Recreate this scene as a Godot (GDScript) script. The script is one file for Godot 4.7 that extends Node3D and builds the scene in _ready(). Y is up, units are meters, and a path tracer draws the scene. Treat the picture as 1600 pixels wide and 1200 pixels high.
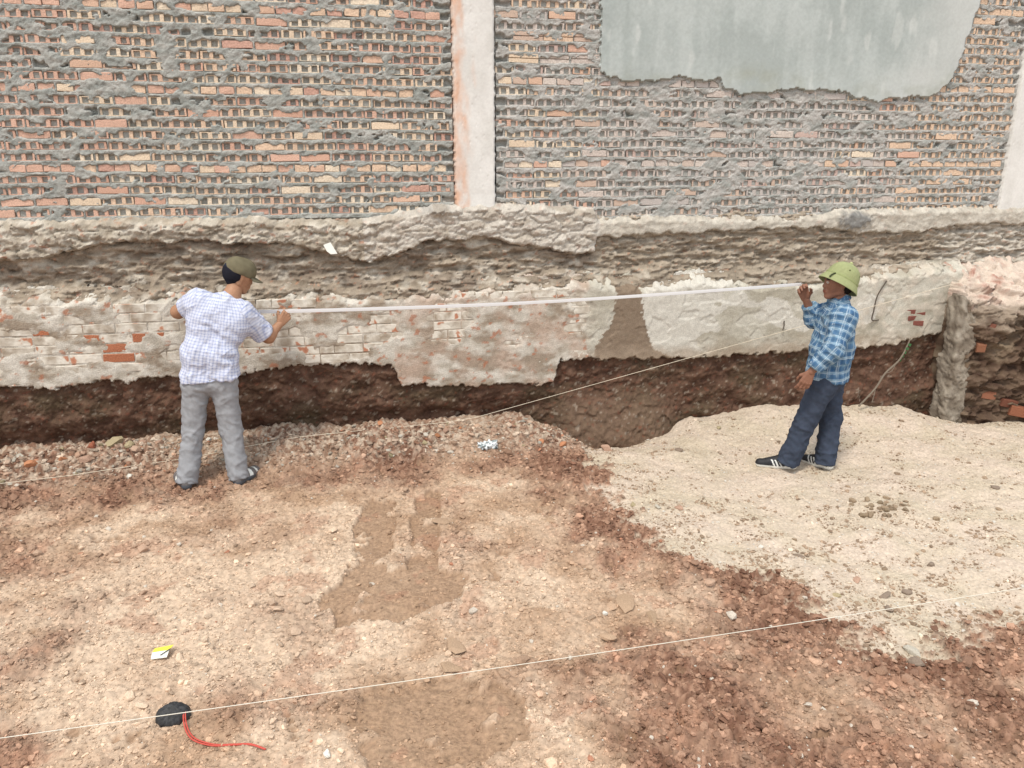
extends Node3D
# Two men measure along the exposed foundation of a brick building, seen from the edge of the pit.
# World: x runs along the wall, y is up, the face of the brickwork is z = 0 and the pit lies towards +z.

const CAMERA_AT := Vector3(-0.983, 2.35, 6.321)

var rng := RandomNumberGenerator.new()
var hue := Color.WHITE            # colour found by the surface functions, beside the position they return
var noises := {}
var mats := {}
var names := {}

# ---------------------------------------------------------------- small helpers
func noise(key: int, freq: float, octaves := 1, kind := FastNoiseLite.TYPE_SIMPLEX_SMOOTH) -> FastNoiseLite:
	var n := FastNoiseLite.new()
	n.seed = key
	n.frequency = freq
	n.noise_type = kind
	n.fractal_type = FastNoiseLite.FRACTAL_FBM if octaves > 1 else FastNoiseLite.FRACTAL_NONE
	n.fractal_octaves = octaves
	if kind == FastNoiseLite.TYPE_CELLULAR:
		n.cellular_return_type = FastNoiseLite.RETURN_DISTANCE
		n.cellular_jitter = 1.0
	return n

func numbered(called: String) -> String:
	var k: int = names.get(called, 0)
	names[called] = k + 1
	return called if k == 0 else "%s_%03d" % [called, k]

func thing(called: String, label: String, category: String, at := Vector3.ZERO, group := "") -> Node3D:
	var o := Node3D.new()
	o.name = numbered(called)
	add_child(o)
	o.position = at
	o.set_meta("label", label)
	o.set_meta("category", category)
	o.set_meta("kind", "thing")
	if group:
		o.set_meta("group", group)
	return o

func put(called: String, mesh: Mesh, m: Material, parent: Node = self, at := Vector3.ZERO) -> MeshInstance3D:
	var o := MeshInstance3D.new()
	o.name = numbered(called) if parent == self else called
	o.mesh = mesh
	o.material_override = m
	parent.add_child(o, true)
	o.position = at
	return o

func tag(o: Node, label: String, category: String, group := "") -> Node:
	o.set_meta("label", label)
	o.set_meta("category", category)
	o.set_meta("kind", "thing")
	if group:
		o.set_meta("group", group)
	return o

func structure(o: Node, label: String) -> Node:
	o.set_meta("kind", "structure")
	o.set_meta("label", label)
	return o

# grey texture of a material's grain; low..high are the linear tones between which it varies
func grain(key: int, freq: float, low: float, high: float, octaves := 4, kind := FastNoiseLite.TYPE_SIMPLEX) -> NoiseTexture2D:
	var n := noise(key, freq, octaves, kind)
	var g := Gradient.new()
	g.set_color(0, Color(low, low, low).linear_to_srgb())
	g.set_color(1, Color(high, high, high).linear_to_srgb())
	var t := NoiseTexture2D.new()
	t.width = 512
	t.height = 512
	t.seamless = true
	t.noise = n
	t.color_ramp = g
	return t

func relief(key: int, freq: float, octaves := 4) -> NoiseTexture2D:
	var t := NoiseTexture2D.new()
	t.width = 512
	t.height = 512
	t.seamless = true
	t.noise = noise(key, freq, octaves, FastNoiseLite.TYPE_SIMPLEX)
	return t

# rough mineral surface: vertex colour times grain, with fine relief; metre is how many metres one tile of the grain spans
func mineral(called: String, tint: Color, key: int, metre: float, low: float, high: float, bump: float, rough := 0.95) -> StandardMaterial3D:
	var m := StandardMaterial3D.new()
	m.resource_name = called
	m.albedo_color = tint.linear_to_srgb()
	m.vertex_color_use_as_albedo = true
	m.roughness = rough
	m.metallic_specular = 0.25
	m.albedo_texture = grains[key % grains.size()] if low < 0.0 else grain(key, 0.05, low, high)
	m.uv1_triplanar = true
	m.uv1_world_triplanar = true
	m.uv1_scale = Vector3.ONE / metre
	if bump > 0.0:
		m.heightmap_enabled = true
		m.heightmap_texture = reliefs[key % reliefs.size()]
		m.heightmap_scale = bump
	return m

var grains := []
var reliefs := []

func plain(tint: Color, rough := 0.8, specular := 0.3) -> StandardMaterial3D:
	var m := StandardMaterial3D.new()
	m.albedo_color = tint.linear_to_srgb()
	m.roughness = rough
	m.metallic_specular = specular
	m.vertex_color_use_as_albedo = true
	return m

# a broken line as a table, looked up by x
class Line:
	var v := PackedFloat32Array()
	var x0 := -6.0
	func _init(pts: Array) -> void:
		v.resize(701)
		var k := 0
		for i in 701:
			var x := x0 + i * 0.02
			while k < pts.size() - 2 and pts[k + 1].x < x:
				k += 1
			var t: float = clampf((x - pts[k].x) / maxf(1e-4, pts[k + 1].x - pts[k].x), 0.0, 1.0)
			v[i] = lerpf(pts[k].y, pts[k + 1].y, t)
	func at(x: float) -> float:
		var f := clampf((x - x0) * 50.0, 0.0, 699.0)
		var i := int(f)
		return lerpf(v[i], v[i + 1], f - i)

func smooth(a: float, b: float, x: float) -> float:
	var t := clampf((x - a) / (b - a), 0.0, 1.0)
	return t * t * (3.0 - 2.0 * t)

# a sheet of nu x nv points; quads with no kept corner are left out
func grid_mesh(p: PackedVector3Array, c: PackedColorArray, nu: int, nv: int, keep := PackedByteArray()) -> ArrayMesh:
	var n := PackedVector3Array()
	n.resize(p.size())
	for j in nv:
		var ja := maxi(j - 1, 0) * nu
		var jb := mini(j + 1, nv - 1) * nu
		var row := j * nu
		for i in nu:
			var du := p[row + mini(i + 1, nu - 1)] - p[row + maxi(i - 1, 0)]
			var dv := p[jb + i] - p[ja + i]
			n[row + i] = du.cross(dv).normalized()
	var idx := PackedInt32Array()
	idx.resize((nu - 1) * (nv - 1) * 6)
	var w := 0
	var all := keep.is_empty()
	for j in nv - 1:
		for i in nu - 1:
			var a := j * nu + i
			if all or keep[a] or keep[a + 1] or keep[a + nu] or keep[a + nu + 1]:
				idx[w] = a
				idx[w + 1] = a + nu
				idx[w + 2] = a + nu + 1
				idx[w + 3] = a
				idx[w + 4] = a + nu + 1
				idx[w + 5] = a + 1
				w += 6
	idx.resize(w)
	return arrays(p, n, c, idx)

func arrays(p: PackedVector3Array, n: PackedVector3Array, c: PackedColorArray, idx: PackedInt32Array) -> ArrayMesh:
	var a := []
	a.resize(Mesh.ARRAY_MAX)
	a[Mesh.ARRAY_VERTEX] = p
	a[Mesh.ARRAY_NORMAL] = n
	if c.size():
		a[Mesh.ARRAY_COLOR] = c
	a[Mesh.ARRAY_INDEX] = idx
	var m := ArrayMesh.new()
	m.add_surface_from_arrays(Mesh.PRIMITIVE_TRIANGLES, a)
	return m

# upright sheet: f(x, y) returns z and sets hue; points with z under cut are not kept
func wall_sheet(x0: float, x1: float, y0: float, y1: float, step: float, f: Callable, cut := -9.0) -> ArrayMesh:
	var nu := int((x1 - x0) / step) + 1
	var nv := int((y1 - y0) / step) + 1
	var p := PackedVector3Array()
	var c := PackedColorArray()
	var keep := PackedByteArray()
	p.resize(nu * nv)
	c.resize(nu * nv)
	keep.resize(nu * nv)
	for j in nv:
		var y := y0 + j * step
		for i in nu:
			var x := x0 + i * step
			var z: float = f.call(x, y)
			var at := j * nu + i
			p[at] = Vector3(x, y, z)
			c[at] = hue
			keep[at] = 1 if z > cut else 0
	return grid_mesh(p, c, nu, nv, keep)

# triangles given corner by corner, flat shaded
func flat_mesh(tri: PackedVector3Array, c: PackedColorArray) -> ArrayMesh:
	var n := PackedVector3Array()
	var idx := PackedInt32Array()
	n.resize(tri.size())
	idx.resize(tri.size())
	for k in range(0, tri.size(), 3):
		var d := (tri[k + 2] - tri[k]).cross(tri[k + 1] - tri[k]).normalized()
		for e in 3:
			n[k + e] = d
			idx[k + e] = k + e
	return arrays(tri, n, c, idx)

func quad(tri: PackedVector3Array, c: PackedColorArray, a: Vector3, b: Vector3, d: Vector3, e: Vector3, tone: Color) -> void:
	# corners anticlockwise as seen from the front; stored clockwise
	for v in [a, e, d, a, d, b]:
		tri.append(v)
		c.append(tone)

# irregular stone: an icosahedron, once divided if fine, pushed about at random
func stone_mesh(key: int, size: Vector3, fine: bool, tone := Color.WHITE) -> ArrayMesh:
	var r := RandomNumberGenerator.new()
	r.seed = key
	var g := (1.0 + sqrt(5.0)) / 2.0
	var v := [Vector3(-1, g, 0), Vector3(1, g, 0), Vector3(-1, -g, 0), Vector3(1, -g, 0), Vector3(0, -1, g), Vector3(0, 1, g), Vector3(0, -1, -g), Vector3(0, 1, -g), Vector3(g, 0, -1), Vector3(g, 0, 1), Vector3(-g, 0, -1), Vector3(-g, 0, 1)]
	var f := [[0, 11, 5], [0, 5, 1], [0, 1, 7], [0, 7, 10], [0, 10, 11], [1, 5, 9], [5, 11, 4], [11, 10, 2], [10, 7, 6], [7, 1, 8], [3, 9, 4], [3, 4, 2], [3, 2, 6], [3, 6, 8], [3, 8, 9], [4, 9, 5], [2, 4, 11], [6, 2, 10], [8, 6, 7], [9, 8, 1]]
	for k in v.size():
		v[k] = v[k].normalized()
	if fine:
		var cut := {}
		var next := []
		for t in f:
			var mid := []
			for e in 3:
				var a: int = mini(t[e], t[(e + 1) % 3])
				var b: int = maxi(t[e], t[(e + 1) % 3])
				if not cut.has(a * 1000 + b):
					cut[a * 1000 + b] = v.size()
					v.append(((v[a] + v[b]) / 2.0).normalized())
				mid.append(cut[a * 1000 + b])
			next.append_array([[t[0], mid[0], mid[2]], [t[1], mid[1], mid[0]], [t[2], mid[2], mid[1]], [mid[0], mid[1], mid[2]]])
		f = next
	var planes := []
	for k in 9:
		planes.append([Vector3(r.randfn(), r.randfn(), r.randfn()).normalized(), r.randf_range(0.42, 0.78)])
	for k in v.size():
		var q: Vector3 = v[k] * r.randf_range(0.85, 1.1)
		for pl in planes:
			var over: float = q.dot(pl[0]) - pl[1]
			if over > 0.0:
				q -= pl[0] * over
		v[k] = q * size
	var tri := PackedVector3Array()
	var c := PackedColorArray()
	for t in f:
		for e in [0, 2, 1]:
			tri.append(v[t[e]])
			c.append(tone)
	return flat_mesh(tri, c)

func tube_arrays(pts: Array, radii: Array, sides: int, p: PackedVector3Array, n: PackedVector3Array, idx: PackedInt32Array) -> void:
	var first := p.size()
	var side := Vector3.UP
	for k in pts.size():
		var along: Vector3 = (pts[mini(k + 1, pts.size() - 1)] - pts[maxi(k - 1, 0)]).normalized()
		if absf(along.dot(side)) > 0.9:
			side = Vector3.RIGHT
		side = (side - along * along.dot(side)).normalized()
		var other := along.cross(side)
		for s in sides:
			var a := TAU * s / sides
			var d := side * cos(a) + other * sin(a)
			p.append(pts[k] + d * radii[mini(k, radii.size() - 1)])
			n.append(d)
	for k in pts.size() - 1:
		for s in sides:
			var a := first + k * sides + s
			var b := first + k * sides + (s + 1) % sides
			idx.append_array([a, a + sides, b, b, a + sides, b + sides])
	for e in [0, pts.size() - 1]:
		var m := p.size()
		p.append(pts[e])
		n.append((pts[e] - pts[1 if e == 0 else e - 1]).normalized())
		for s in sides:
			idx.append_array([m, first + e * sides + s, first + e * sides + (s + 1) % sides])

func tube(pts: Array, radii: Array, sides := 6) -> ArrayMesh:
	var p := PackedVector3Array()
	var n := PackedVector3Array()
	var idx := PackedInt32Array()
	tube_arrays(pts, radii, sides, p, n, idx)
	return arrays(p, n, PackedColorArray(), idx)

func spline(pts: Array, each := 8) -> Array:
	var out := []
	for k in pts.size() - 1:
		var a: Vector3 = pts[maxi(k - 1, 0)]
		var b: Vector3 = pts[k]
		var c: Vector3 = pts[k + 1]
		var d: Vector3 = pts[mini(k + 2, pts.size() - 1)]
		for s in each:
			out.append(b.cubic_interpolate(c, a, d, float(s) / each))
	out.append(pts[-1])
	return out

# ---------------------------------------------------------------- the lie of the ground
var soil_base := Line.new([Vector2(-4.6, 0.2), Vector2(-3.72, 0.19), Vector2(-2.99, 0.22), Vector2(-2.43, 0.23), Vector2(-1.44, 0.23), Vector2(-0.61, 0.22), Vector2(0.27, 0.22), Vector2(0.67, 0.1), Vector2(0.84, -0.03), Vector2(1.2, -0.07), Vector2(1.44, -0.03), Vector2(1.74, 0.05), Vector2(1.95, 0.12), Vector2(2.23, 0.12), Vector2(2.67, 0.21), Vector2(3.54, 0.15), Vector2(4.02, 0.12), Vector2(4.32, 0.0), Vector2(4.56, -0.1), Vector2(6, -0.1)])
var sand_edge := Line.new([Vector2(-6, 0.95), Vector2(0.0, 0.9), Vector2(0.37, 0.79), Vector2(0.81, 0.71), Vector2(1.43, 0.67), Vector2(2.04, 0.68), Vector2(2.38, 0.74), Vector2(2.59, 0.95), Vector2(2.75, 1.17), Vector2(2.99, 1.31), Vector2(3.24, 1.38), Vector2(3.44, 1.42), Vector2(3.61, 1.5), Vector2(3.75, 2.4), Vector2(4.5, 5.0)])
var sand_front := Line.new([Vector2(-6, 9), Vector2(1.3, 3.75), Vector2(1.56, 3.63), Vector2(1.93, 3.45), Vector2(2.19, 3.41), Vector2(2.39, 3.36), Vector2(2.83, 3.33), Vector2(6, 3.3)])
var n_lie := noise(11, 0.55, 2)
var n_hump := noise(12, 2.2, 3)
var n_edge := noise(13, 3.0, 4)
var n_fine := noise(14, 11.0, 3)
var n_clod := noise(15, 20.0, 1, FastNoiseLite.TYPE_CELLULAR)
var n_crumb := noise(16, 46.0, 1, FastNoiseLite.TYPE_CELLULAR)
var n_patch := noise(17, 1.1, 4)
var n_track := noise(18, 1.0, 2)
var n_speck := noise(19, 30.0, 2)
var n_plate := cracks(20, 5.5)
var sand := 0.0
var dark := 0.0
var pressed := 0.0

# how sandy, dark-clodded or pressed the ground is at a spot
func ground_kind(x: float, z: float) -> void:
	var e := n_edge.get_noise_2d(x, z)
	var d := x - sand_edge.at(z) + e * 0.3
	var g := sand_front.at(x) - z + e * 0.25
	sand = smooth(-0.03, 0.12, minf(d, g) + n_fine.get_noise_2d(x, z) * 0.16)
	var away := maxf(-d, 0.0)
	dark = (1.0 - smooth(0.15, 0.55 + 1.0 * smooth(2.2, 3.6, z), away)) * (1.0 - sand)
	var near_wall := smooth(1.25, 0.8, z + e * 0.25) * 0.75
	var field := smooth(2.95, 3.5, z + e * 0.5) * smooth(-0.5, 0.4, x + e * 0.5) * 0.75
	field = maxf(field, smooth(-2.55, -3.3, x + (z - 2.0) * -0.35 + e * 0.6) * 0.5)
	dark = maxf(dark, field * (1.0 - sand))
	dark = clampf(maxf(dark, near_wall * (1.0 - sand)) + n_patch.get_noise_2d(x + 3.0, z) * 0.8 * (1.0 - sand), 0.0, 1.0)
	# marks of an excavator bucket
	var u := x + 0.82 + 0.12 * (z - 2.0)
	var lane := maxf(smooth(0.16, 0.1, absf(u + 0.17)), smooth(0.12, 0.07, absf(u - 0.16)))
	var run := smooth(1.15, 1.35, z) * smooth(2.85, 2.65, z)
	var pool := smooth(0.42, 0.3, Vector2((x + 0.85) * 0.9, (z - 2.52) * 1.5).length())
	var lower := smooth(0.4, 0.25, Vector2((x + 0.75) * 0.8, (z - 3.55) * 1.1).length())
	pressed = smooth(0.32, 0.5, maxf(maxf(lane * run * 0.8, pool), lower * 0.9) + e * 0.9 + n_fine.get_noise_2d(x, z) * 0.25 - 0.12) * (1.0 - sand)

func lie(x: float, z: float) -> float:
	var base := 0.055 - 0.02 * smooth(1.0, 3.0, z) - 0.05 * smooth(0.8, 2.0, x) * smooth(0.5, 1.3, z)
	var h := lerpf(soil_base.at(x) - 0.02, base, smooth(0.22, 0.8, z))
	return h + n_lie.get_noise_2d(x, z) * 0.04 * smooth(1.4, 2.6, z)

# height of the ground; ground_kind must have been called for this spot
func ground_height(x: float, z: float) -> float:
	var clod := 1.0 - (n_clod.get_noise_2d(x, z) + 1.0)
	var crumb := 1.0 - (n_crumb.get_noise_2d(x, z) + 1.0)
	var rough := lerpf(lerpf(0.55, 1.0, dark), 0.1, sand) * (1.0 - 0.85 * pressed)
	return lie(x, z) + n_hump.get_noise_2d(x, z) * lerpf(0.024 + 0.03 * dark, 0.03, sand) + rough * (clod * (0.028 + 0.018 * dark) + crumb * 0.014) - 0.016 * dark * (1.0 - pressed) * smooth(-0.86, -0.97, n_plate.get_noise_2d(x, z)) + n_fine.get_noise_2d(x, z) * 0.009 - pressed * 0.012

func ground_at(x: float, z: float) -> float:
	ground_kind(x, z)
	return ground_height(x, z)

# base colours of the dry soil, the damp clods, the sand
func ground_hue(x: float, z: float) -> Color:
	var p := n_patch.get_noise_2d(x * 1.7, z * 1.7 + 9.0)
	var f := n_fine.get_noise_2d(x * 1.3 + 4.0, z * 1.3)
	var s := n_speck.get_noise_2d(x, z)
	var dry := Color(0.4, 0.27, 0.182).lerp(Color(0.54, 0.4, 0.292), clampf(0.5 + p * 1.3, 0.0, 1.0))
	var damp := Color(0.2, 0.105, 0.07).lerp(Color(0.36, 0.22, 0.152), clampf(0.5 + f * 1.4 + p, 0.0, 1.0))
	# a bleached, dusty stretch and paler blotches where the crust has dried out
	var bleach := smooth(1.3, 0.5, Vector2((x + 1.75) * 0.75, (z - 2.55) * 1.25).length() + n_edge.get_noise_2d(x * 0.7, z * 0.7) * 0.9)
	bleach = maxf(bleach * 0.8, smooth(0.12, 0.5, n_patch.get_noise_2d(x * 1.4 + 30.0, z * 1.4)) * 0.8)
	dry = dry.lerp(Color(0.6, 0.465, 0.35), bleach)
	var c := dry.lerp(damp, clampf(dark * 1.15 + f * 0.5 * dark, 0.0, 1.0))
	c = c.lerp(Color(0.33, 0.215, 0.14), pressed * 0.85)
	if p > 0.3 and sand < 0.5:
		c = c.lerp(Color(0.35, 0.19, 0.125), smooth(0.3, 0.42, p + f * 0.1) * 0.45)
	var grit := Color(0.54, 0.455, 0.35).lerp(Color(0.59, 0.485, 0.395), clampf(0.5 + p * 1.2, 0.0, 1.0))
	c = c.lerp(grit, sand)
	# lime and brick dust along the foot of the wall
	if z < 0.75 and x < 0.9:
		c = c.lerp(Color(0.46, 0.37, 0.29), smooth(0.75, 0.45, z) * clampf(0.45 + f * 1.6, 0.0, 1.0))
	var k := 1.0 + (s * 0.26 + f * 0.16) * (1.0 - 0.45 * sand)
	return Color(c.r * k, c.g * k, c.b * k)

func build_ground() -> void:
	# near view in fine cells, the rest of the pit floor in coarse ones just below it
	var step := 0.0088
	var x0 := -4.75
	var x1 := 5.6
	var z0 := 0.02
	var z1 := 4.75
	var nu := int((x1 - x0) / step) + 1
	var nv := int((z1 - z0) / step) + 1
	var p := PackedVector3Array()
	var c := PackedColorArray()
	var keep := PackedByteArray()
	p.resize(nu * nv)
	c.resize(nu * nv)
	keep.resize(nu * nv)
	for j in nv:
		var z := z1 - j * step
		var lo := -4.75 + maxf(0.0, z - 0.9) * 0.52
		var hi := 5.6 - maxf(0.0, z - 0.6) * 0.82
		for i in nu:
			var x := x0 + i * step
			var at := j * nu + i
			if x < lo or x > hi:
				p[at] = Vector3(x, -0.3, z)
				continue
			ground_kind(x, z)
			var fall := minf(minf(x - lo, hi - x), z1 - z)
			p[at] = Vector3(x, ground_height(x, z) - 0.1 * smooth(0.08, 0.0, fall), z)
			c[at] = ground_hue(x, z)
			keep[at] = 1 if fall > 0.02 else 0
	var o := put("ground", grid_mesh(p, c, nu, nv, keep), mats.soil)
	structure(o, "rough excavated floor of brown earth and pale sand")
	nu = 120
	nv = 100
	p = PackedVector3Array()
	c = PackedColorArray()
	for j in nv:
		for i in nu:
			var x := -14.0 + 28.0 * i / (nu - 1)
			var z := 20.0 - 20.3 * j / (nv - 1)
			ground_kind(x, z)
			var inside := smooth(-4.9, -4.5, x) * smooth(5.6, 5.2, x) * smooth(5.0, 4.6, z)
			p.append(Vector3(x, lie(x, z) + n_hump.get_noise_2d(x, z) * 0.03 - 0.16 * inside - 0.03, z))
			c.append(ground_hue(x, z))
	structure(put("ground", grid_mesh(p, c, nu, nv), mats.soil), "earth floor of the pit farther from the wall")

# loose clods too many to count
func build_clods() -> void:
	var shapes := []
	for k in 6:
		shapes.append(stone_mesh(300 + k, Vector3(1, 0.72, 0.9), k > 3))
	var lots := [[], [], [], [], [], []]
	rng.seed = 77
	var spots := 330000
	for k in spots:
		var z := rng.randf_range(0.2, 4.6)
		var x := rng.randf_range(-4.6 + maxf(0.0, z - 0.9) * 0.5, 5.3 - maxf(0.0, z - 0.6) * 0.8)
		ground_kind(x, z)
		var chance := lerpf(lerpf(0.6, 1.0, dark), 0.13, sand) * (1.0 - 0.8 * pressed)
		chance *= clampf(0.75 + n_edge.get_noise_2d(x * 2.0 + 7.0, z * 2.0) * 1.3, 0.05, 1.0)
		if z < 0.7 and x < 0.9:
			chance = 0.8
		var spill := 0.0
		if sand > 0.3:
			spill = smooth(0.05, 0.4, n_edge.get_noise_2d(x * 0.9 + 60.0, z * 1.3) + 0.4 * smooth(0.9, 0.0, x - sand_edge.at(z)) + 0.22 * smooth(1.4, 2.0, z) * smooth(3.6, 2.9, x) - 0.06)
			chance = maxf(chance, spill * 0.4)
		if rng.randf() > chance:
			continue
		var u := rng.randf()
		var r := 0.0032 + 0.0065 * u * u * u
		if rng.randf() < lerpf(0.04, 0.14, dark) * (1.0 - sand * 0.7) + spill * 0.09:
			r = rng.randf_range(0.008, 0.019)
		if rng.randf() < 0.004 * (0.3 + 2.2 * dark) * (1.0 - sand):
			r = rng.randf_range(0.02, 0.034)
		if z < 0.6 and x < 0.9 and rng.randf() < 0.045:
			r = rng.randf_range(0.014, 0.032)
		var y := ground_height(x, z)
		var c := ground_hue(x, z)
		var t := rng.randf_range(0.75, 1.2) if rng.randf() < 0.6 else rng.randf_range(1.2, 1.5)
		c = Color(c.r * t, c.g * t, c.b * t)
		var v := rng.randf()
		if sand > 0.5:
			if v < 0.18 + spill * 0.6:
				c = Color(0.36, 0.26, 0.185) * rng.randf_range(0.7, 1.3)
			elif v < 0.62:
				c = Color(0.62, 0.58, 0.52)
		elif v < 0.012:
			c = Color(0.6, 0.53, 0.45)
		elif v < 0.016 and r > 0.006:
			c = Color(0.46, 0.22, 0.14)
		if z < 0.7 and x < 0.9 and v > 0.9:
			c = [Color(0.55, 0.5, 0.43), Color(0.5, 0.24, 0.15), Color(0.6, 0.5, 0.4), Color(0.4, 0.36, 0.3)][rng.randi() % 4]
		var b := Basis.from_euler(Vector3(rng.randf_range(-0.5, 0.5), rng.randf() * TAU, rng.randf_range(-0.5, 0.5)))
		b = b.scaled_local(Vector3(r * rng.randf_range(0.8, 1.5), r * rng.randf_range(0.6, 1.0), r * rng.randf_range(0.8, 1.3)))
		lots[rng.randi() % 6].append([Transform3D(b, Vector3(x, y + r * 0.18, z)), c])
	var holder := Node3D.new()
	holder.name = "soil_clods"
	holder.set_meta("kind", "stuff")
	holder.set_meta("label", "loose crumbs and clods of soil strewn over the pit floor")
	holder.set_meta("category", "soil")
	add_child(holder)
	for k in 6:
		var mm := MultiMesh.new()
		mm.transform_format = MultiMesh.TRANSFORM_3D
		mm.use_colors = true
		mm.mesh = shapes[k]
		mm.instance_count = lots[k].size()
		for i in lots[k].size():
			mm.set_instance_transform(i, lots[k][i][0])
			mm.set_instance_color(i, lots[k][i][1])
		var o := MultiMeshInstance3D.new()
		o.name = "clods"
		o.multimesh = mm
		o.material_override = mats.clod
		o.set_meta("kind", "stuff")
		holder.add_child(o, true)

# ---------------------------------------------------------------- brickwork
# one brick, front face at z = 0, centred in x, from y = 0 up; holes: how many core holes show; chips pull the corners in
func brick_mesh(w: float, h: float, holes: int, key: int, depth := 0.0, groove := false) -> ArrayMesh:
	var r := RandomNumberGenerator.new()
	r.seed = key
	var tri := PackedVector3Array()
	var c := PackedColorArray()
	var plug := PackedVector3Array()
	var plug_c := PackedColorArray()
	var one := Color.WHITE
	var jit := func(): return r.randf_range(-0.003, 0.003)
	var a := Vector3(-w / 2 + jit.call(), jit.call(), jit.call())
	var b := Vector3(w / 2 + jit.call(), jit.call(), jit.call())
	var d := Vector3(w / 2 + jit.call(), h + jit.call(), jit.call())
	var e := Vector3(-w / 2 + jit.call(), h + jit.call(), jit.call())
	var back := Vector3(0, 0, -0.07)
	var at := func(u: float, v: float) -> Vector3: return a.lerp(b, u).lerp(e.lerp(d, u), v)
	if holes == 0 and not groove:
		# chamfered face
		var m := 0.004
		var um := m / w
		var vm := m / h
		var lift := Vector3(0, 0, 0.0025)
		var i0: Vector3 = at.call(um, vm) + lift
		var i1: Vector3 = at.call(1 - um, vm) + lift
		var i2: Vector3 = at.call(1 - um, 1 - vm) + lift
		var i3: Vector3 = at.call(um, 1 - vm) + lift
		quad(tri, c, i0, i1, i2, i3, one)
		quad(tri, c, a, b, i1, i0, one)
		quad(tri, c, b, d, i2, i1, one)
		quad(tri, c, d, e, i3, i2, one)
		quad(tri, c, e, a, i0, i3, one)
	elif groove:
		for band in [[0.0, 0.44, 0.0], [0.44, 0.56, -0.014], [0.56, 1.0, 0.0]]:
			var deep := Vector3(0, 0, band[2])
			quad(tri, c, at.call(0, band[0]) + deep, at.call(1, band[0]) + deep, at.call(1, band[1]) + deep, at.call(0, band[1]) + deep, one)
		for v in [0.44, 0.56]:
			quad(tri, c, at.call(0, v), at.call(1, v), at.call(1, v) + Vector3(0, 0, -0.014), at.call(0, v) + Vector3(0, 0, -0.014), one)
	else:
		var lo := 0.08 + r.randf_range(-0.03, 0.05)
		var hi := 0.93 + r.randf_range(-0.04, 0.02)
		quad(tri, c, at.call(0, 0), at.call(1, 0), at.call(1, lo), at.call(0, lo), one)
		quad(tri, c, at.call(0, hi), at.call(1, hi), at.call(1, 1), at.call(0, 1), one)
		var edge := 0.0
		for k in holes:
			var mid := (k + 0.5) / holes + r.randf_range(-0.015, 0.015)
			var half := r.randf_range(0.27, 0.33) / holes
			var u0 := mid - half
			var u1 := mid + half
			quad(tri, c, at.call(edge, lo), at.call(u0, lo), at.call(u0, hi), at.call(edge, hi), one)
			edge = u1
			var deep := Vector3(0, 0, -r.randf_range(0.3, 1.0) * depth)
			var q := [at.call(u0, lo), at.call(u1, lo), at.call(u1, hi), at.call(u0, hi)]
			quad(plug, plug_c, q[0] + deep, q[1] + deep, q[2] + deep, q[3] + deep, Color(0.405, 0.41, 0.385) * r.randf_range(0.9, 1.1))
			for s in 4:
				quad(tri, c, q[s], q[(s + 1) % 4], q[(s + 1) % 4] + deep, q[s] + deep, one)
		quad(tri, c, at.call(edge, lo), at.call(1, lo), at.call(1, hi), at.call(edge, hi), one)
	quad(tri, c, a + back, b + back, b, a, one)
	quad(tri, c, e, d, d + back, e + back, one)
	quad(tri, c, a + back, a, e, e + back, one)
	quad(tri, c, b, b + back, d + back, d, one)
	var made := flat_mesh(tri, c)
	if plug.size():
		var a2 := flat_mesh(plug, plug_c).surface_get_arrays(0)
		made.add_surface_from_arrays(Mesh.PRIMITIVE_TRIANGLES, a2)
		made.surface_set_material(1, mats.mortar)
	return made

# bricks listed as [mesh, material, transform] under a parent: the 300 nearest the camera as parts of their own, the rest joined
func lay_bricks(parent: Node3D, list: Array, rest_name: String) -> void:
	list.sort_custom(func(p, q): return p[3] < q[3])
	for k in mini(300, list.size()):
		var o := MeshInstance3D.new()
		o.name = "brick"
		o.mesh = list[k][0]
		o.set_surface_override_material(0, list[k][1])
		parent.add_child(o, true)
		o.transform = list[k][2]
	if list.size() > 300:
		var st := SurfaceTool.new()
		st.begin(Mesh.PRIMITIVE_TRIANGLES)
		var sp := SurfaceTool.new()
		sp.begin(Mesh.PRIMITIVE_TRIANGLES)
		for k in range(300, list.size()):
			st.append_from(list[k][0], 0, list[k][2])
			if list[k][0].get_surface_count() > 1:
				sp.append_from(list[k][0], 1, list[k][2])
		var both := st.commit()
		both = sp.commit(both)
		both.surface_set_material(0, list[300][1])
		if both.get_surface_count() > 1:
			both.surface_set_material(1, mats.mortar)
		var o := put(rest_name, both, null, parent)
		o.set_meta("kind", "stuff")

# a panel of hollow-brick wall; rows of bricks stand in thick, smeared mortar
class Brickwork:
	var x0: float
	var x1: float
	var y0: float
	var y1: float
	var pitch := 0.079
	var high := 0.053
	var rows := []          # each a PackedFloat32Array of left, right, left, right ...
	var kinds := []
	var cover := 0.0        # how much of the bricks the mortar hides
	var dusty := 0.0
	var n_wave: FastNoiseLite
	var n_droop: FastNoiseLite
	var n_bulge: FastNoiseLite
	var n_smear: FastNoiseLite
	var n_tone: FastNoiseLite
	var n_rough: FastNoiseLite
	# more mortar was left on the upper left of the wall and under the plaster
	func shift(x: float, y: float) -> float:
		if dusty > 0.0:
			return 0.14 * clampf(1.2 - absf(x - 2.2), 0.0, 1.0) - 0.06 + (0.16 * clampf((y - 2.6) * 4.0, 0.0, 1.0) if x > 1.0 and x < 4.2 else 0.0)
		return 0.16 * clampf((y - 2.5) * 0.8 - (x + 2.6) * 0.5, -0.5, 1.0)
	func wave(x: float, y: float) -> float:
		return n_wave.get_noise_2d(x, y) * 0.008

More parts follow.
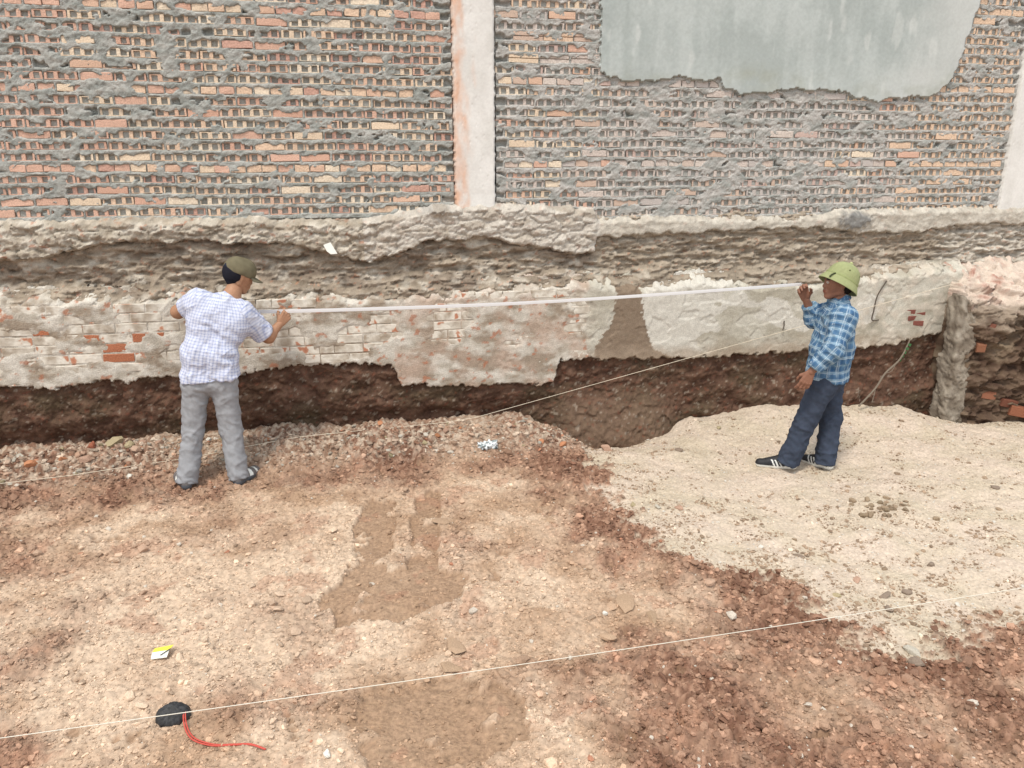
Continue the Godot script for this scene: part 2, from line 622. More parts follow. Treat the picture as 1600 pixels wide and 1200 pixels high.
func lay_panel(p: Brickwork, key: int, header_every: int, header_at: int) -> void:
	p.n_wave = noise(key, 0.9, 2)
	p.n_droop = noise(key + 1, 7.0, 3)
	p.n_bulge = noise(key + 2, 13.0, 3)
	p.n_smear = noise(key + 3, 3.4, 4)
	p.n_tone = noise(key + 4, 5.0, 4)
	p.n_rough = noise(key + 5, 45.0, 2)
	rng.seed = key
	for r in int((p.y1 - p.y0) / p.pitch):
		var row := PackedFloat32Array()
		var kind := []
		var x := p.x0 - rng.randf() * 0.2
		while x < p.x1 - 0.02:
			var w := 0.0
			var k := 0
			if r % header_every == header_at:
				w = rng.randf_range(0.1, 0.112)
				k = 1
			elif p.dusty > 0.0 and x < p.x0 + 0.72 and r in [15, 17]:
				w = 0.235
				k = 4
			else:
				var u := rng.randf()
				if u < 0.14:
					w = rng.randf_range(0.205, 0.22)
					k = 0
				elif u < 0.78:
					w = rng.randf_range(0.208, 0.222)
					k = 3
				else:
					w = rng.randf_range(0.14, 0.15)
					k = 2
			row.append(x)
			row.append(x + w)
			kind.append(k)
			x += w + rng.randf_range(0.006, 0.02)
		p.rows.append(row)
		p.kinds.append(kind)

func mortar(p: Brickwork, x: float, y: float) -> float:
	var yy := y - p.wave(x, y) - p.y0
	var r := int(floor(yy / p.pitch))
	var rough := p.n_rough.get_noise_2d(x, y)
	var bulge := p.n_bulge.get_noise_2d(x, y * 1.6)
	var tone := p.n_tone.get_noise_2d(x, y * 2.0)
	var out := 1.0
	if r >= 0 and r < p.rows.size():
		var f := yy - r * p.pitch
		var droop := maxf(0.0, p.n_droop.get_noise_2d(x, r * 5.3) + 0.1 + p.cover * 0.5) * 0.034
		var lip := maxf(0.0, p.n_droop.get_noise_2d(x + 40.0, r * 5.3)) * 0.012
		var sd := maxf(f - (p.high - droop), 0.001 + lip - f)
		var row: PackedFloat32Array = p.rows[r]
		var best := 1.0
		for k in range(0, row.size(), 2):
			if row[k] > x + 0.02:
				break
			if row[k + 1] > x - 0.02:
				best = minf(best, maxf(row[k] - x, x - row[k + 1]))
		sd = maxf(sd, best)
		out = smooth(-0.004, 0.004, sd)
	var z := lerpf(-0.03, 0.006 + bulge * 0.009 + rough * 0.003, out)
	var smear := p.n_smear.get_noise_2d(x, y * 1.5) - 0.34 + p.cover * 0.35 + p.shift(x, y)
	if smear > 0.0:
		z = maxf(z, minf(0.009, smear * 0.12) - 0.002 + bulge * 0.008 + rough * 0.003)
	var base := Color(0.33, 0.345, 0.325).lerp(Color(0.48, 0.475, 0.445), clampf(0.45 + tone * 1.1, 0.0, 1.0))
	if p.dusty > 0.0:
		base = base.lerp(Color(0.56, 0.53, 0.505), p.dusty * clampf(0.6 + tone, 0.0, 1.0))
	var k := 1.0 + rough * 0.16 + bulge * 0.14
	hue = Color(base.r * k, base.g * k, base.b * k)
	return z

func build_panel(p: Brickwork, key: int, parent: Node3D, tints: Array, bare: Array, skip: Callable) -> void:
	var hole := 0.014 if p.dusty > 0.0 else 0.022
	var shapes := {0: [], 1: [], 2: [], 3: [], 4: []}
	for k in 4:
		shapes[0].append(brick_mesh(0.212, p.high, 0, key + k, hole))
		shapes[1].append(brick_mesh(0.106, p.high, 0, key + 10 + k, hole))
		shapes[2].append(brick_mesh(0.145, p.high, 2, key + 20 + k, hole))
		shapes[3].append(brick_mesh(0.215, p.high, 3, key + 30 + k, hole))
		shapes[4].append(brick_mesh(0.235, p.high + 0.014, 0, key + 40 + k, hole, true))
	rng.seed = key + 99
	var list := []
	for r in p.rows.size():
		var row: PackedFloat32Array = p.rows[r]
		for k in p.kinds[r].size():
			var x := (row[2 * k] + row[2 * k + 1]) / 2.0
			var y := p.y0 + r * p.pitch
			y += p.wave(x, y)
			var kind: int = p.kinds[r][k]
			var shape: Mesh = shapes[kind][rng.randi() % 4]
			var u := rng.randf()
			var tint: Material = tints[int(u * u * tints.size())] if kind != 0 else tints[rng.randi() % tints.size()]
			if p.dusty > 0.0 and rng.randf() < 0.75 * clampf(absf(x - 2.1) * 0.9 - 0.75, 0.0, 1.0):
				tint = bare[rng.randi() % 5]
			var push := rng.randf_range(-0.006, 0.005)
			if x < p.x0 + 0.03 or x > p.x1 - 0.03 or skip.call(x, y + 0.026):
				continue
			if p.n_smear.get_noise_2d(x, (y + 0.026) * 1.5) - 0.34 + p.cover * 0.35 + p.shift(x, y) > 0.24:
				continue
			var at := Vector3(x, y, push)
			var turn := Basis.from_euler(Vector3(0, rng.randf_range(-0.02, 0.02), rng.randf_range(-0.012, 0.012)))
			var seen := -3.6 < x and x < 5.2 and y < 3.66
			list.append([shape, tint, Transform3D(turn, at), at.distance_to(CAMERA_AT) + (0.0 if seen else 50.0)])
	var m := put("mortar", wall_sheet(p.x0, p.x1, p.y0 - 0.03, p.y1, 0.0075, func(x, y): return mortar(p, x, y)), mats.mortar, parent)
	m.set_meta("label", "thick grey mortar smeared between the bricks")
	lay_bricks(parent, list, "brickwork")

# ---------------------------------------------------------------- the building's wall and its foundation
var ledge_bottom := Line.new([Vector2(-4.7, 1.65), Vector2(-3.83, 1.65), Vector2(-3.26, 1.66), Vector2(-3.07, 1.7), Vector2(-2.8, 1.74), Vector2(-2.64, 1.77), Vector2(-2.36, 1.76), Vector2(-2.12, 1.77), Vector2(-1.95, 1.74), Vector2(-1.72, 1.73), Vector2(-1.48, 1.71), Vector2(-1.25, 1.68), Vector2(-1.13, 1.64), Vector2(-1.01, 1.58), Vector2(-0.88, 1.57), Vector2(-0.72, 1.62), Vector2(-0.58, 1.66), Vector2(-0.44, 1.73), Vector2(-0.24, 1.735), Vector2(0.15, 1.75), Vector2(0.28, 1.69), Vector2(0.48, 1.67), Vector2(0.66, 1.62), Vector2(0.89, 1.59), Vector2(1.0, 1.6), Vector2(1.02, 1.73), Vector2(1.52, 1.74), Vector2(1.95, 1.76), Vector2(2.55, 1.77), Vector2(3.17, 1.78), Vector2(3.49, 1.73), Vector2(3.98, 1.72), Vector2(4.31, 1.74), Vector2(4.64, 1.78), Vector2(6.0, 1.78)])
var ledge_top := Line.new([Vector2(-4.7, 1.93), Vector2(-3.46, 1.93), Vector2(-2.6, 1.935), Vector2(-1.7, 1.925), Vector2(-0.94, 1.9), Vector2(-0.74, 1.94), Vector2(-0.34, 2.0), Vector2(0.28, 2.01), Vector2(0.82, 1.98), Vector2(1.0, 1.96), Vector2(1.04, 1.89), Vector2(1.95, 1.89), Vector2(2.85, 1.87), Vector2(3.35, 1.93), Vector2(4.12, 1.93), Vector2(6.0, 1.95)])
var footing_top := Line.new([Vector2(-4.7, 1.35), Vector2(-3.54, 1.35), Vector2(-2.67, 1.34), Vector2(-1.75, 1.31), Vector2(-0.97, 1.29), Vector2(-0.26, 1.29), Vector2(0.27, 1.33), Vector2(0.99, 1.34), Vector2(1.44, 1.3), Vector2(2.15, 1.34), Vector2(2.46, 1.28), Vector2(3.21, 1.28), Vector2(3.85, 1.35), Vector2(4.6, 1.38)])
var footing_bottom := Line.new([Vector2(-4.7, 0.73), Vector2(-3.64, 0.71), Vector2(-3.32, 0.68), Vector2(-2.98, 0.71), Vector2(-2.75, 0.7), Vector2(-2.65, 0.74), Vector2(-2.52, 0.71), Vector2(-1.94, 0.72), Vector2(-1.56, 0.76), Vector2(-1.05, 0.76), Vector2(-0.72, 0.73), Vector2(-0.67, 0.56), Vector2(-0.44, 0.54), Vector2(-0.21, 0.51), Vector2(0.27, 0.52), Vector2(0.48, 0.48), Vector2(0.65, 0.5), Vector2(0.69, 0.71), Vector2(1.41, 0.67), Vector2(2.02, 0.66), Vector2(2.64, 0.67), Vector2(3.61, 0.66), Vector2(3.95, 0.69), Vector2(4.28, 0.76), Vector2(4.6, 0.8)])
var plaster_outline := PackedVector2Array([Vector2(0.98, 4.4), Vector2(1.01, 3.23), Vector2(1.01, 3.04), Vector2(1.06, 2.99), Vector2(1.22, 2.97), Vector2(1.52, 2.97), Vector2(1.68, 3.0), Vector2(1.96, 2.98), Vector2(2.06, 3.01), Vector2(2.09, 2.92), Vector2(2.26, 2.88), Vector2(2.43, 2.9), Vector2(2.61, 2.92), Vector2(3.14, 2.92), Vector2(3.27, 2.88), Vector2(3.52, 2.85), Vector2(3.83, 2.89), Vector2(4.09, 2.89), Vector2(4.22, 3.02), Vector2(4.3, 3.2), Vector2(4.33, 3.37), Vector2(4.41, 3.68), Vector2(4.55, 4.4)])
var stain_outline := PackedVector2Array([Vector2(1.17, 1.4), Vector2(1.38, 1.4), Vector2(1.43, 1.03), Vector2(1.53, 0.76), Vector2(1.89, 0.63), Vector2(1.0, 0.63), Vector2(1.0, 0.82), Vector2(1.14, 1.02), Vector2(1.17, 1.21)])
var n_big := noise(41, 1.3, 4)
var n_mid := noise(42, 5.0, 4)
var n_small := noise(43, 19.0, 3)
var n_pit := noise(44, 50.0, 2)
var n_lump := noise(45, 9.0, 1, FastNoiseLite.TYPE_CELLULAR)
var n_streak := noise(46, 3.0, 3)
var n_block := blocks(47, 9.0)
var n_chip := blocks(48, 24.0)
var n_crack := cracks(49, 6.5)

func cracks(key: int, freq: float) -> FastNoiseLite:
	var n := blocks(key, freq)
	n.cellular_return_type = FastNoiseLite.RETURN_DISTANCE2_SUB
	return n

# every cell has one value: the flat faces along which brittle stuff breaks
func blocks(key: int, freq: float) -> FastNoiseLite:
	var n := noise(key, freq, 1, FastNoiseLite.TYPE_CELLULAR)
	n.cellular_return_type = FastNoiseLite.RETURN_CELL_VALUE
	n.domain_warp_enabled = true
	n.domain_warp_amplitude = 0.05
	n.domain_warp_frequency = 8.0
	return n

func scaled(c: Color, k: float) -> Color:
	return Color(c.r * k, c.g * k, c.b * k)

func column_face(x: float, y: float, xa: float, xb: float, rosy: float) -> float:
	var side := minf(x - xa, xb - x) + n_small.get_noise_2d(x * 0.3, y) * 0.008
	var pit := n_pit.get_noise_2d(x, y)
	var z := 0.032 * smooth(-0.001, 0.012, side) - 0.06 * smooth(0.0, -0.004, side) + n_mid.get_noise_2d(x, y) * 0.003
	if pit > 0.66:
		z -= 0.004
	var c := Color(0.73, 0.715, 0.69).lerp(Color(0.61, 0.595, 0.565), clampf(n_big.get_noise_2d(x * 3.0, y) + 0.3, 0.0, 1.0))
	# brick dust run down one side of the column
	var red := smooth(-0.02, -0.13, x + n_streak.get_noise_2d(x * 2.0, y * 0.6) * 0.1) * rosy
	c = c.lerp(Color(0.68, 0.43, 0.31), red * clampf(0.62 + n_mid.get_noise_2d(x * 2.0, y) * 0.9, 0.0, 1.0))
	hue = scaled(c, 1.0 + pit * 0.05)
	return z

func ledge_face(x: float, y: float) -> float:
	var low := ledge_bottom.at(x) + n_mid.get_noise_2d(x, 3.0) * 0.035 + n_small.get_noise_2d(x, y) * 0.012
	var top := ledge_top.at(x) + n_mid.get_noise_2d(x, 9.0) * 0.03 + n_small.get_noise_2d(x, y + 5.0) * 0.012
	var right := smooth(0.95, 1.05, x + n_small.get_noise_2d(x, y) * 0.03)
	var up := y - low
	var z := -0.2
	var lump := -n_lump.get_noise_2d(x, y * 1.3)
	var mid := n_mid.get_noise_2d(x, y * 2.2)
	var small := n_small.get_noise_2d(x, y)
	if up > -0.03:
		var block := n_block.get_noise_2d(x * 0.8, y * 2.0)
		var chip := n_chip.get_noise_2d(x * 0.8, y * 1.8)
		var lime := smooth(-0.95, -0.6, x) * (1.0 - right)
		var body := lerpf(0.085 + mid * 0.014 + (block * 0.017 + chip * 0.009) * (1.0 - 0.6 * lime) + small * 0.006 - 0.014 * smooth(-0.86, -0.97, n_crack.get_noise_2d(x * 0.9, y * 2.0)), 0.06 + mid * 0.008 + chip * 0.002 + small * 0.003, right)
		z = body * smooth(-0.012, 0.012, up) - 0.2 * smooth(0.0, -0.016, up)
		z = lerpf(z, -0.03 + small * 0.012 + 0.04 * smooth(0.02, 0.0, y - top), smooth(top - 0.045, top + 0.01, y))
	var c := Color(0.4, 0.35, 0.285).lerp(Color(0.58, 0.53, 0.455), clampf(0.5 + mid * 1.5, 0.0, 1.0))
	c = c.lerp(Color(0.36, 0.3, 0.23), clampf(n_big.get_noise_2d(x * 3.0, y * 9.0) * 1.4 - 0.1, 0.0, 0.7))
	if n_mid.get_noise_2d(x * 1.7 + 8.0, y * 3.0) > 0.43:
		c = c.lerp(Color(0.42, 0.17, 0.1), 0.6)
	c = c.lerp(Color(0.55, 0.515, 0.455), right * 0.7)
	# a splash of grey mortar
	var splash := smooth(0.16, 0.08, Vector2((x - 3.42) * 0.8, (y - 1.84) * 1.5).length() + small * 0.05)
	splash = maxf(splash, smooth(0.12, 0.05, Vector2((x + 0.32) * 0.7, (y - 1.99) * 1.6).length() + small * 0.05))
	c = c.lerp(Color(0.25, 0.245, 0.235), splash)
	z += splash * 0.035
	if x > -0.9 and x < 1.05:
		c = c.lerp(Color(0.58, 0.54, 0.49), 0.6)
	var dirt := n_block.get_noise_2d(x * 0.8 + 9.0, y * 2.0)
	if dirt > 0.35:
		c = c.lerp(Color(0.34, 0.28, 0.215), 0.45 * (1.0 - 0.6 * right))
	hue = scaled(c, 1.0 + small * 0.22 + n_chip.get_noise_2d(x * 0.8, y * 1.8) * 0.1)
	return z

# the crumbling core between ledge and footing
func core_face(x: float, y: float) -> float:
	var right := smooth(0.9, 1.1, x)
	var layer := n_mid.get_noise_2d(x * 0.45, y * 2.6)
	var small := n_small.get_noise_2d(x * 0.6, y * 1.5)
	var lump := -n_lump.get_noise_2d(x * 0.8, y * 1.6)
	var z := layer * 0.028 - 0.008 * smooth(-0.88, -0.97, n_crack.get_noise_2d(x * 0.5, y * 2.0 + 4.0)) + small * 0.012 + lump * 0.012 + n_block.get_noise_2d(x * 0.5, y * 2.2) * 0.014 + n_chip.get_noise_2d(x * 0.6, y * 1.5) * 0.012
	z += 0.012 + 0.1 * smooth(1.5, 1.3, y + n_mid.get_noise_2d(x, 1.0) * 0.05)
	z -= 0.06 * smooth(1.86, 1.96, y)
	var c := Color(0.235, 0.19, 0.145).lerp(Color(0.37, 0.31, 0.245), clampf(0.5 + layer * 1.4, 0.0, 1.0))
	c = c.lerp(Color(0.21, 0.165, 0.13), clampf(n_big.get_noise_2d(x, y * 3.0) * 1.6, 0.0, 0.8))
	c = c.lerp(Color(0.52, 0.47, 0.4), clampf(n_mid.get_noise_2d(x * 0.8 + 30.0, y * 1.5) * 2.4 - 0.25 + 0.25 * smooth(-0.6, 0.2, x) * smooth(1.2, 0.8, x), 0.0, 0.85))
	c = c.lerp(Color(0.36, 0.305, 0.24), right * 0.45)
	if x > 4.25:
		c = c.lerp(Color(0.5, 0.46, 0.4), smooth(4.2, 4.5, x + layer * 0.4) * clampf(0.7 + small, 0.0, 1.0))
	if n_mid.get_noise_2d(x * 1.9 + 60.0, y * 4.0) > 0.47:
		c = c.lerp(Color(0.42, 0.2, 0.12), 0.5)
	hue = scaled(c, 1.0 + small * 0.25 + n_chip.get_noise_2d(x * 0.6, y * 1.5) * 0.16)
	return z

func footing_face(x: float, y: float) -> float:
	var small := n_small.get_noise_2d(x, y)
	var mid := n_mid.get_noise_2d(x, y * 1.5)
	var low := footing_bottom.at(x) + n_mid.get_noise_2d(x, 7.0) * 0.03 + n_chip.get_noise_2d(x, y) * 0.014 + small * 0.012
	var top := footing_top.at(x) + n_mid.get_noise_2d(x, 17.0) * 0.035 + n_chip.get_noise_2d(x, y) * 0.012
	if y < low - 0.03 or y > top + 0.1:
		hue = Color(0.4, 0.36, 0.3)
		return -0.2
	var smoothed := smooth(0.88, 1.0, x + mid * 0.1)
	var peel := n_big.get_noise_2d(x * 1.5 + 5.0, y * 2.5)
	var z := lerpf(0.1465 + small * 0.0022 + mid * 0.003, 0.165 + mid * 0.005 + small * 0.002, smoothed)
	# thick coats of limewash and render that hide the brick courses in places
	var coat := smooth(-0.12, 0.12, peel + 0.22 * smooth(-1.4, -0.5, x) + 0.3 * smooth(0.92, 0.74, y) - 0.02) * (1.0 - smoothed)
	z += coat * 0.0085
	if smoothed > 0.5 and peel > 0.2:
		z -= 0.006
	var c := Color(0.47, 0.425, 0.36).lerp(Color(0.65, 0.61, 0.545), clampf(0.5 + mid * 1.5, 0.0, 1.0))
	c = c.lerp(Color(0.31, 0.245, 0.185), clampf(n_mid.get_noise_2d(x * 0.4 + 12.0, y * 0.9) * 2.2 + n_small.get_noise_2d(x * 0.6, y) * 0.7 + 0.3 * smooth(1.0, 0.8, y) * smooth(-2.6, -1.6, x) + 0.28 * smooth(-2.0, -1.5, x) * smooth(0.7, 0.4, x) - 0.15, 0.0, 0.88) * (1.0 - smoothed * 0.6))
	var red := n_mid.get_noise_2d(x * 1.6 + 50.0, y * 2.0)
	if smoothed < 0.4 and red > 0.36:
		c = c.lerp(Color(0.45, 0.18, 0.1), smooth(0.36, 0.46, red) * 0.7)
	elif smoothed < 0.4 and x > -0.7:
		c = c.lerp(Color(0.56, 0.42, 0.34), clampf(n_big.get_noise_2d(x * 2.0, y * 2.0 + 20.0) + 0.2, 0.0, 0.6))
	if smoothed > 0.0:
		var grey := Color(0.42, 0.385, 0.315).lerp(Color(0.56, 0.53, 0.46), clampf(0.5 + peel * 1.6, 0.0, 1.0))
		var q := Vector2(x + small * 0.03, y + mid * 0.03)
		if Geometry2D.is_point_in_polygon(q, stain_outline):
			grey = Color(0.25, 0.19, 0.14)
		elif x > 1.4 and n_big.get_noise_2d(x * 0.8 + 2.0, y * 1.4) + 0.5 * smooth(0.9, 0.2, absf(x - 1.75)) - 0.35 * smooth(0.95, 0.7, y) > 0.28:
			grey = Color(0.62, 0.59, 0.53)
		grey = grey.lerp(Color(0.4, 0.315, 0.24), smooth(0.85, 0.68, y + mid * 0.08) * 0.7)
		if x > 3.5:
			grey = grey.lerp(Color(0.6, 0.54, 0.46), clampf(mid * 2.0 + 0.2, 0.0, 0.9))
		c = c.lerp(grey, smoothed)
	hue = scaled(c, 1.0 + small * 0.14)
	z *= smooth(low - 0.012, low + 0.012, y)
	z = lerpf(z, 0.045, smooth(top - 0.03, top + 0.07, y))
	if y < low - 0.012:
		z = -0.1
	return z

# dark damp soil under the footing
func soil_face(x: float, y: float) -> float:
	var small := n_small.get_noise_2d(x, y * 1.2)
	var mid := n_mid.get_noise_2d(x * 0.8, y * 1.3)
	var big := n_big.get_noise_2d(x, y * 1.5 + 3.0)
	var z := 0.112 + mid * 0.025 + small * 0.008 + n_block.get_noise_2d(x * 0.7, y) * 0.009 + n_chip.get_noise_2d(x * 0.8, y) * 0.005 + big * 0.018
	z -= 0.07 * smooth(0.42, 0.24, y) * smooth(0.75, 0.45, x)
	var hollow := smooth(0.55, 0.85, x) * smooth(1.9, 1.5, x)
	z += hollow * 0.2 * smooth(0.45, -0.1, y + mid * 0.12)
	z += smooth(2.3, 2.8, x) * 0.08 * smooth(0.5, 0.2, y)
	var c := Color(0.085, 0.047, 0.033).lerp(Color(0.15, 0.088, 0.062), clampf(0.45 + mid * 1.5, 0.0, 1.0))
	c = c.lerp(Color(0.1, 0.074, 0.048), clampf(big * 1.6 + 0.25 * smooth(-2.2, -3.2, x), 0.0, 0.8))
	c = c.lerp(Color(0.17, 0.115, 0.08), hollow * smooth(0.5, 0.2, y + mid * 0.2) * 0.8)
	var fleck := n_mid.get_noise_2d(x * 2.2 + 70.0, y * 3.0)
	if fleck > 0.42:
		c = c.lerp(Color(0.3, 0.25, 0.2), 0.6)
	elif fleck < -0.45:
		c = c.lerp(Color(0.17, 0.07, 0.045), 0.7)
	hue = scaled(c, 1.0 + small * 0.35)
	return z

func build_walls() -> void:
	# brick panels
	var clay := []
	for t in [[0.72, 0.53, 0.39], [0.76, 0.61, 0.46], [0.69, 0.47, 0.35], [0.78, 0.66, 0.52], [0.68, 0.44, 0.34], [0.66, 0.41, 0.31], [0.57, 0.35, 0.28]]:
		clay.append(mineral("clay", Color(t[0], t[1], t[2]), clay.size(), 0.35, -1.0, 1.0, 0.25))
	var dusty := []
	for t in [[0.6, 0.52, 0.47], [0.62, 0.51, 0.44], [0.54, 0.49, 0.46], [0.66, 0.58, 0.52], [0.57, 0.43, 0.38], [0.62, 0.47, 0.38]]:
		dusty.append(mineral("dusty_clay", Color(t[0], t[1], t[2]), dusty.size(), 0.35, -1.0, 1.0, 0.25))
	var a := Brickwork.new()
	a.x0 = -4.6
	a.x1 = -0.172
	a.y0 = 1.952
	a.y1 = 3.95
	a.cover = 0.34
	lay_panel(a, 500, 7, 4)
	var left := thing("brick_wall", "panel of hollow orange bricks in grey mortar, left of the pale column", "wall")
	build_panel(a, 500, left, clay, clay, func(_x, _y): return false)
	var b := Brickwork.new()
	b.x0 = 0.172
	b.x1 = 4.935
	b.y0 = 1.905
	b.y1 = 3.95
	b.cover = 0.4
	b.dusty = 0.6
	lay_panel(b, 700, 8, 5)
	var right := thing("brick_wall", "dusty panel of hollow bricks with grey plaster patch, between the two columns", "wall")
	var inner := Geometry2D.offset_polygon(plaster_outline, -0.09)[0]
	build_panel(b, 700, right, dusty, clay, func(x, y): return Geometry2D.is_point_in_polygon(Vector2(x, y), inner))
	var plaster := func(x: float, y: float) -> float:
		var small := n_small.get_noise_2d(x, y)
		var q := Vector2(x + small * 0.018 + n_mid.get_noise_2d(x, y + 9.0) * 0.02, y + n_mid.get_noise_2d(x + 4.0, y) * 0.03)
		var streak := n_streak.get_noise_2d(x * 2.6, y * 0.35)
		var big := n_big.get_noise_2d(x * 0.7, y * 0.7)
		var c := Color(0.38, 0.42, 0.41).lerp(Color(0.465, 0.505, 0.495), clampf(0.5 + streak * 0.7 + big * 1.3 + small * 0.2, 0.0, 1.0))
		c = c.lerp(Color(0.55, 0.565, 0.55), smooth(3.4, 4.3, x + big * 0.5) * 0.75)
		c = c.lerp(Color(0.68, 0.7, 0.68), clampf(n_streak.get_noise_2d(x * 1.6 + 20.0, y * 0.5) * 2.0 - 0.8, 0.0, 0.3))
		var low: float = smooth(3.12, 2.95, y + big * 0.15 + small * 0.03) * clampf(n_mid.get_noise_2d(x * 0.6, y) + 0.25, 0.0, 1.0)
		c = c.lerp(Color(0.36, 0.38, 0.33), low * 0.7)
		hue = scaled(c, 1.0 + small * 0.05)
		return 0.027 + n_mid.get_noise_2d(x * 0.5, y * 0.5) * 0.003 if Geometry2D.is_point_in_polygon(q, plaster_outline) else -0.06
	put("plaster_patch", wall_sheet(0.9, 4.66, 2.8, 3.95, 0.011, plaster, 0.0), mats.render, right).set_meta("label", "smooth grey-green plaster with a broken lower edge")
	# columns
	var ca := put("concrete_column", wall_sheet(-0.2, 0.2, 1.98, 3.95, 0.01, func(x, y): return column_face(x, y, -0.168, 0.166, 1.0), -0.02), mats.render)
	tag(ca, "whitish concrete column with orange dust down its left edge, between the brick panels", "column")
	var cb := put("concrete_column", wall_sheet(4.9, 5.6, 1.9, 3.95, 0.012, func(x, y): return column_face(x, y, 4.93, 5.7, 0.0), -0.02), mats.render)
	tag(cb, "plain whitish concrete column at the far right of the wall", "column")
	# the ledge, the core behind it and the footing
	var ledge := put("concrete_ledge", wall_sheet(-4.6, 5.7, 1.52, 2.07, 0.01, ledge_face, -0.1), mats.rough_stone)
	tag(ledge, "broken pale concrete ledge running under the whole brick wall", "ledge")
	var core := put("foundation_core", wall_sheet(-4.6, 5.7, 1.1, 2.0, 0.01, core_face), mats.rough_stone)
	tag(core, "crumbling brown rubble band recessed beneath the concrete ledge", "foundation")
	var foot := thing("foundation_wall", "whitewashed old brick footing, rendered smooth towards its right end", "foundation")
	put("render_coat", wall_sheet(-4.6, 4.6, 0.42, 1.46, 0.01, footing_face, -0.05), mats.rough_stone, foot)
	build_footing_bricks(foot)
	var soil := put("earth_bank", wall_sheet(-4.6, 4.75, -0.4, 0.86, 0.011, soil_face), mats.rough_stone)
	structure(soil, "dark damp soil exposed under the footing")
	# the solid wall behind all these faces
	var st := SurfaceTool.new()
	st.begin(Mesh.PRIMITIVE_TRIANGLES)
	var box := BoxMesh.new()
	box.size = Vector3(10.4, 5.0, 0.2)
	st.append_from(box, 0, Transform3D(Basis(), Vector3(0.55, 1.45, -0.33)))
	structure(put("wall", st.commit(), plain(Color(0.3, 0.28, 0.25))), "inner body of the building's wall")

func build_footing_bricks(parent: Node3D) -> void:
	var wash := []
	for k in 3:
		var m := mineral("limewash", Color(1, 1, 1), k, 0.5, -1.0, 1.0, 0.35)
		var n := noise(600 + k, 0.012, 5, FastNoiseLite.TYPE_SIMPLEX)
		var g := Gradient.new()
		g.offsets = PackedFloat32Array([0.0, 0.4, 0.62, 0.77, 0.83, 1.0])
		g.colors = PackedColorArray([Color(0.27, 0.21, 0.155).linear_to_srgb(), Color(0.52, 0.47, 0.4).linear_to_srgb(), Color(0.69, 0.65, 0.58).linear_to_srgb(), Color(0.64, 0.58, 0.5).linear_to_srgb(), Color(0.47, 0.22, 0.14).linear_to_srgb(), Color(0.42, 0.17, 0.1).linear_to_srgb()])
		var t := NoiseTexture2D.new()
		t.width = 512
		t.height = 512
		t.seamless = true
		t.noise = n
		t.color_ramp = g
		m.albedo_texture = t
		m.uv1_scale = Vector3.ONE / (1.1 + 0.3 * k)
		m.uv1_offset = Vector3(0.3 * k, 0.2 * k, 0)
		wash.append(m)
	var bare := mineral("red_clay", Color(0.46, 0.18, 0.1), 1, 0.3, -1.0, 1.0, 0.4)
	var shapes := []
	for k in 5:
		shapes.append([brick_mesh(0.222, 0.066, 0, 900 + k), brick_mesh(0.108, 0.066, 0, 920 + k)])
	var reds := [Vector2(-3.4, 1.2), Vector2(-3.37, 1.13), Vector2(-2.86, 1.0), Vector2(-2.75, 0.92), Vector2(-2.95, 1.04), Vector2(-2.62, 1.05)]
	rng.seed = 910
	var list := []
	for r in 11:
		var y := 0.49 + r * 0.076
		var x := -4.5 + (0.11 if r % 2 else 0.0)
		while x < 0.92:
			var head := rng.randf() < 0.16
			var w := 0.108 if head else 0.222
			var mid := x + w / 2
			x += w + 0.007
			var pick: Mesh = shapes[rng.randi() % 5][1 if head else 0]
			var m: Material = wash[rng.randi() % 3]
			var push := rng.randf_range(-0.004, 0.006)
			if y < maxf(footing_bottom.at(mid), maxf(footing_bottom.at(mid - w / 2), footing_bottom.at(mid + w / 2))) + 0.012 or y + 0.05 > footing_top.at(mid):
				continue
			for q in reds:
				if absf(mid - q.x) < 0.1 and absf(y + 0.03 - q.y) < 0.034:
					m = bare
			var at := Vector3(mid, y + 0.02 * sin(mid * 1.3) * 0.3, 0.1475 + push * 0.5)
			list.append([pick, m, Transform3D(Basis.from_euler(Vector3(0, 0, rng.randf_range(-0.015, 0.015))), at), at.distance_to(CAMERA_AT)])
	lay_bricks(parent, list, "brickwork")

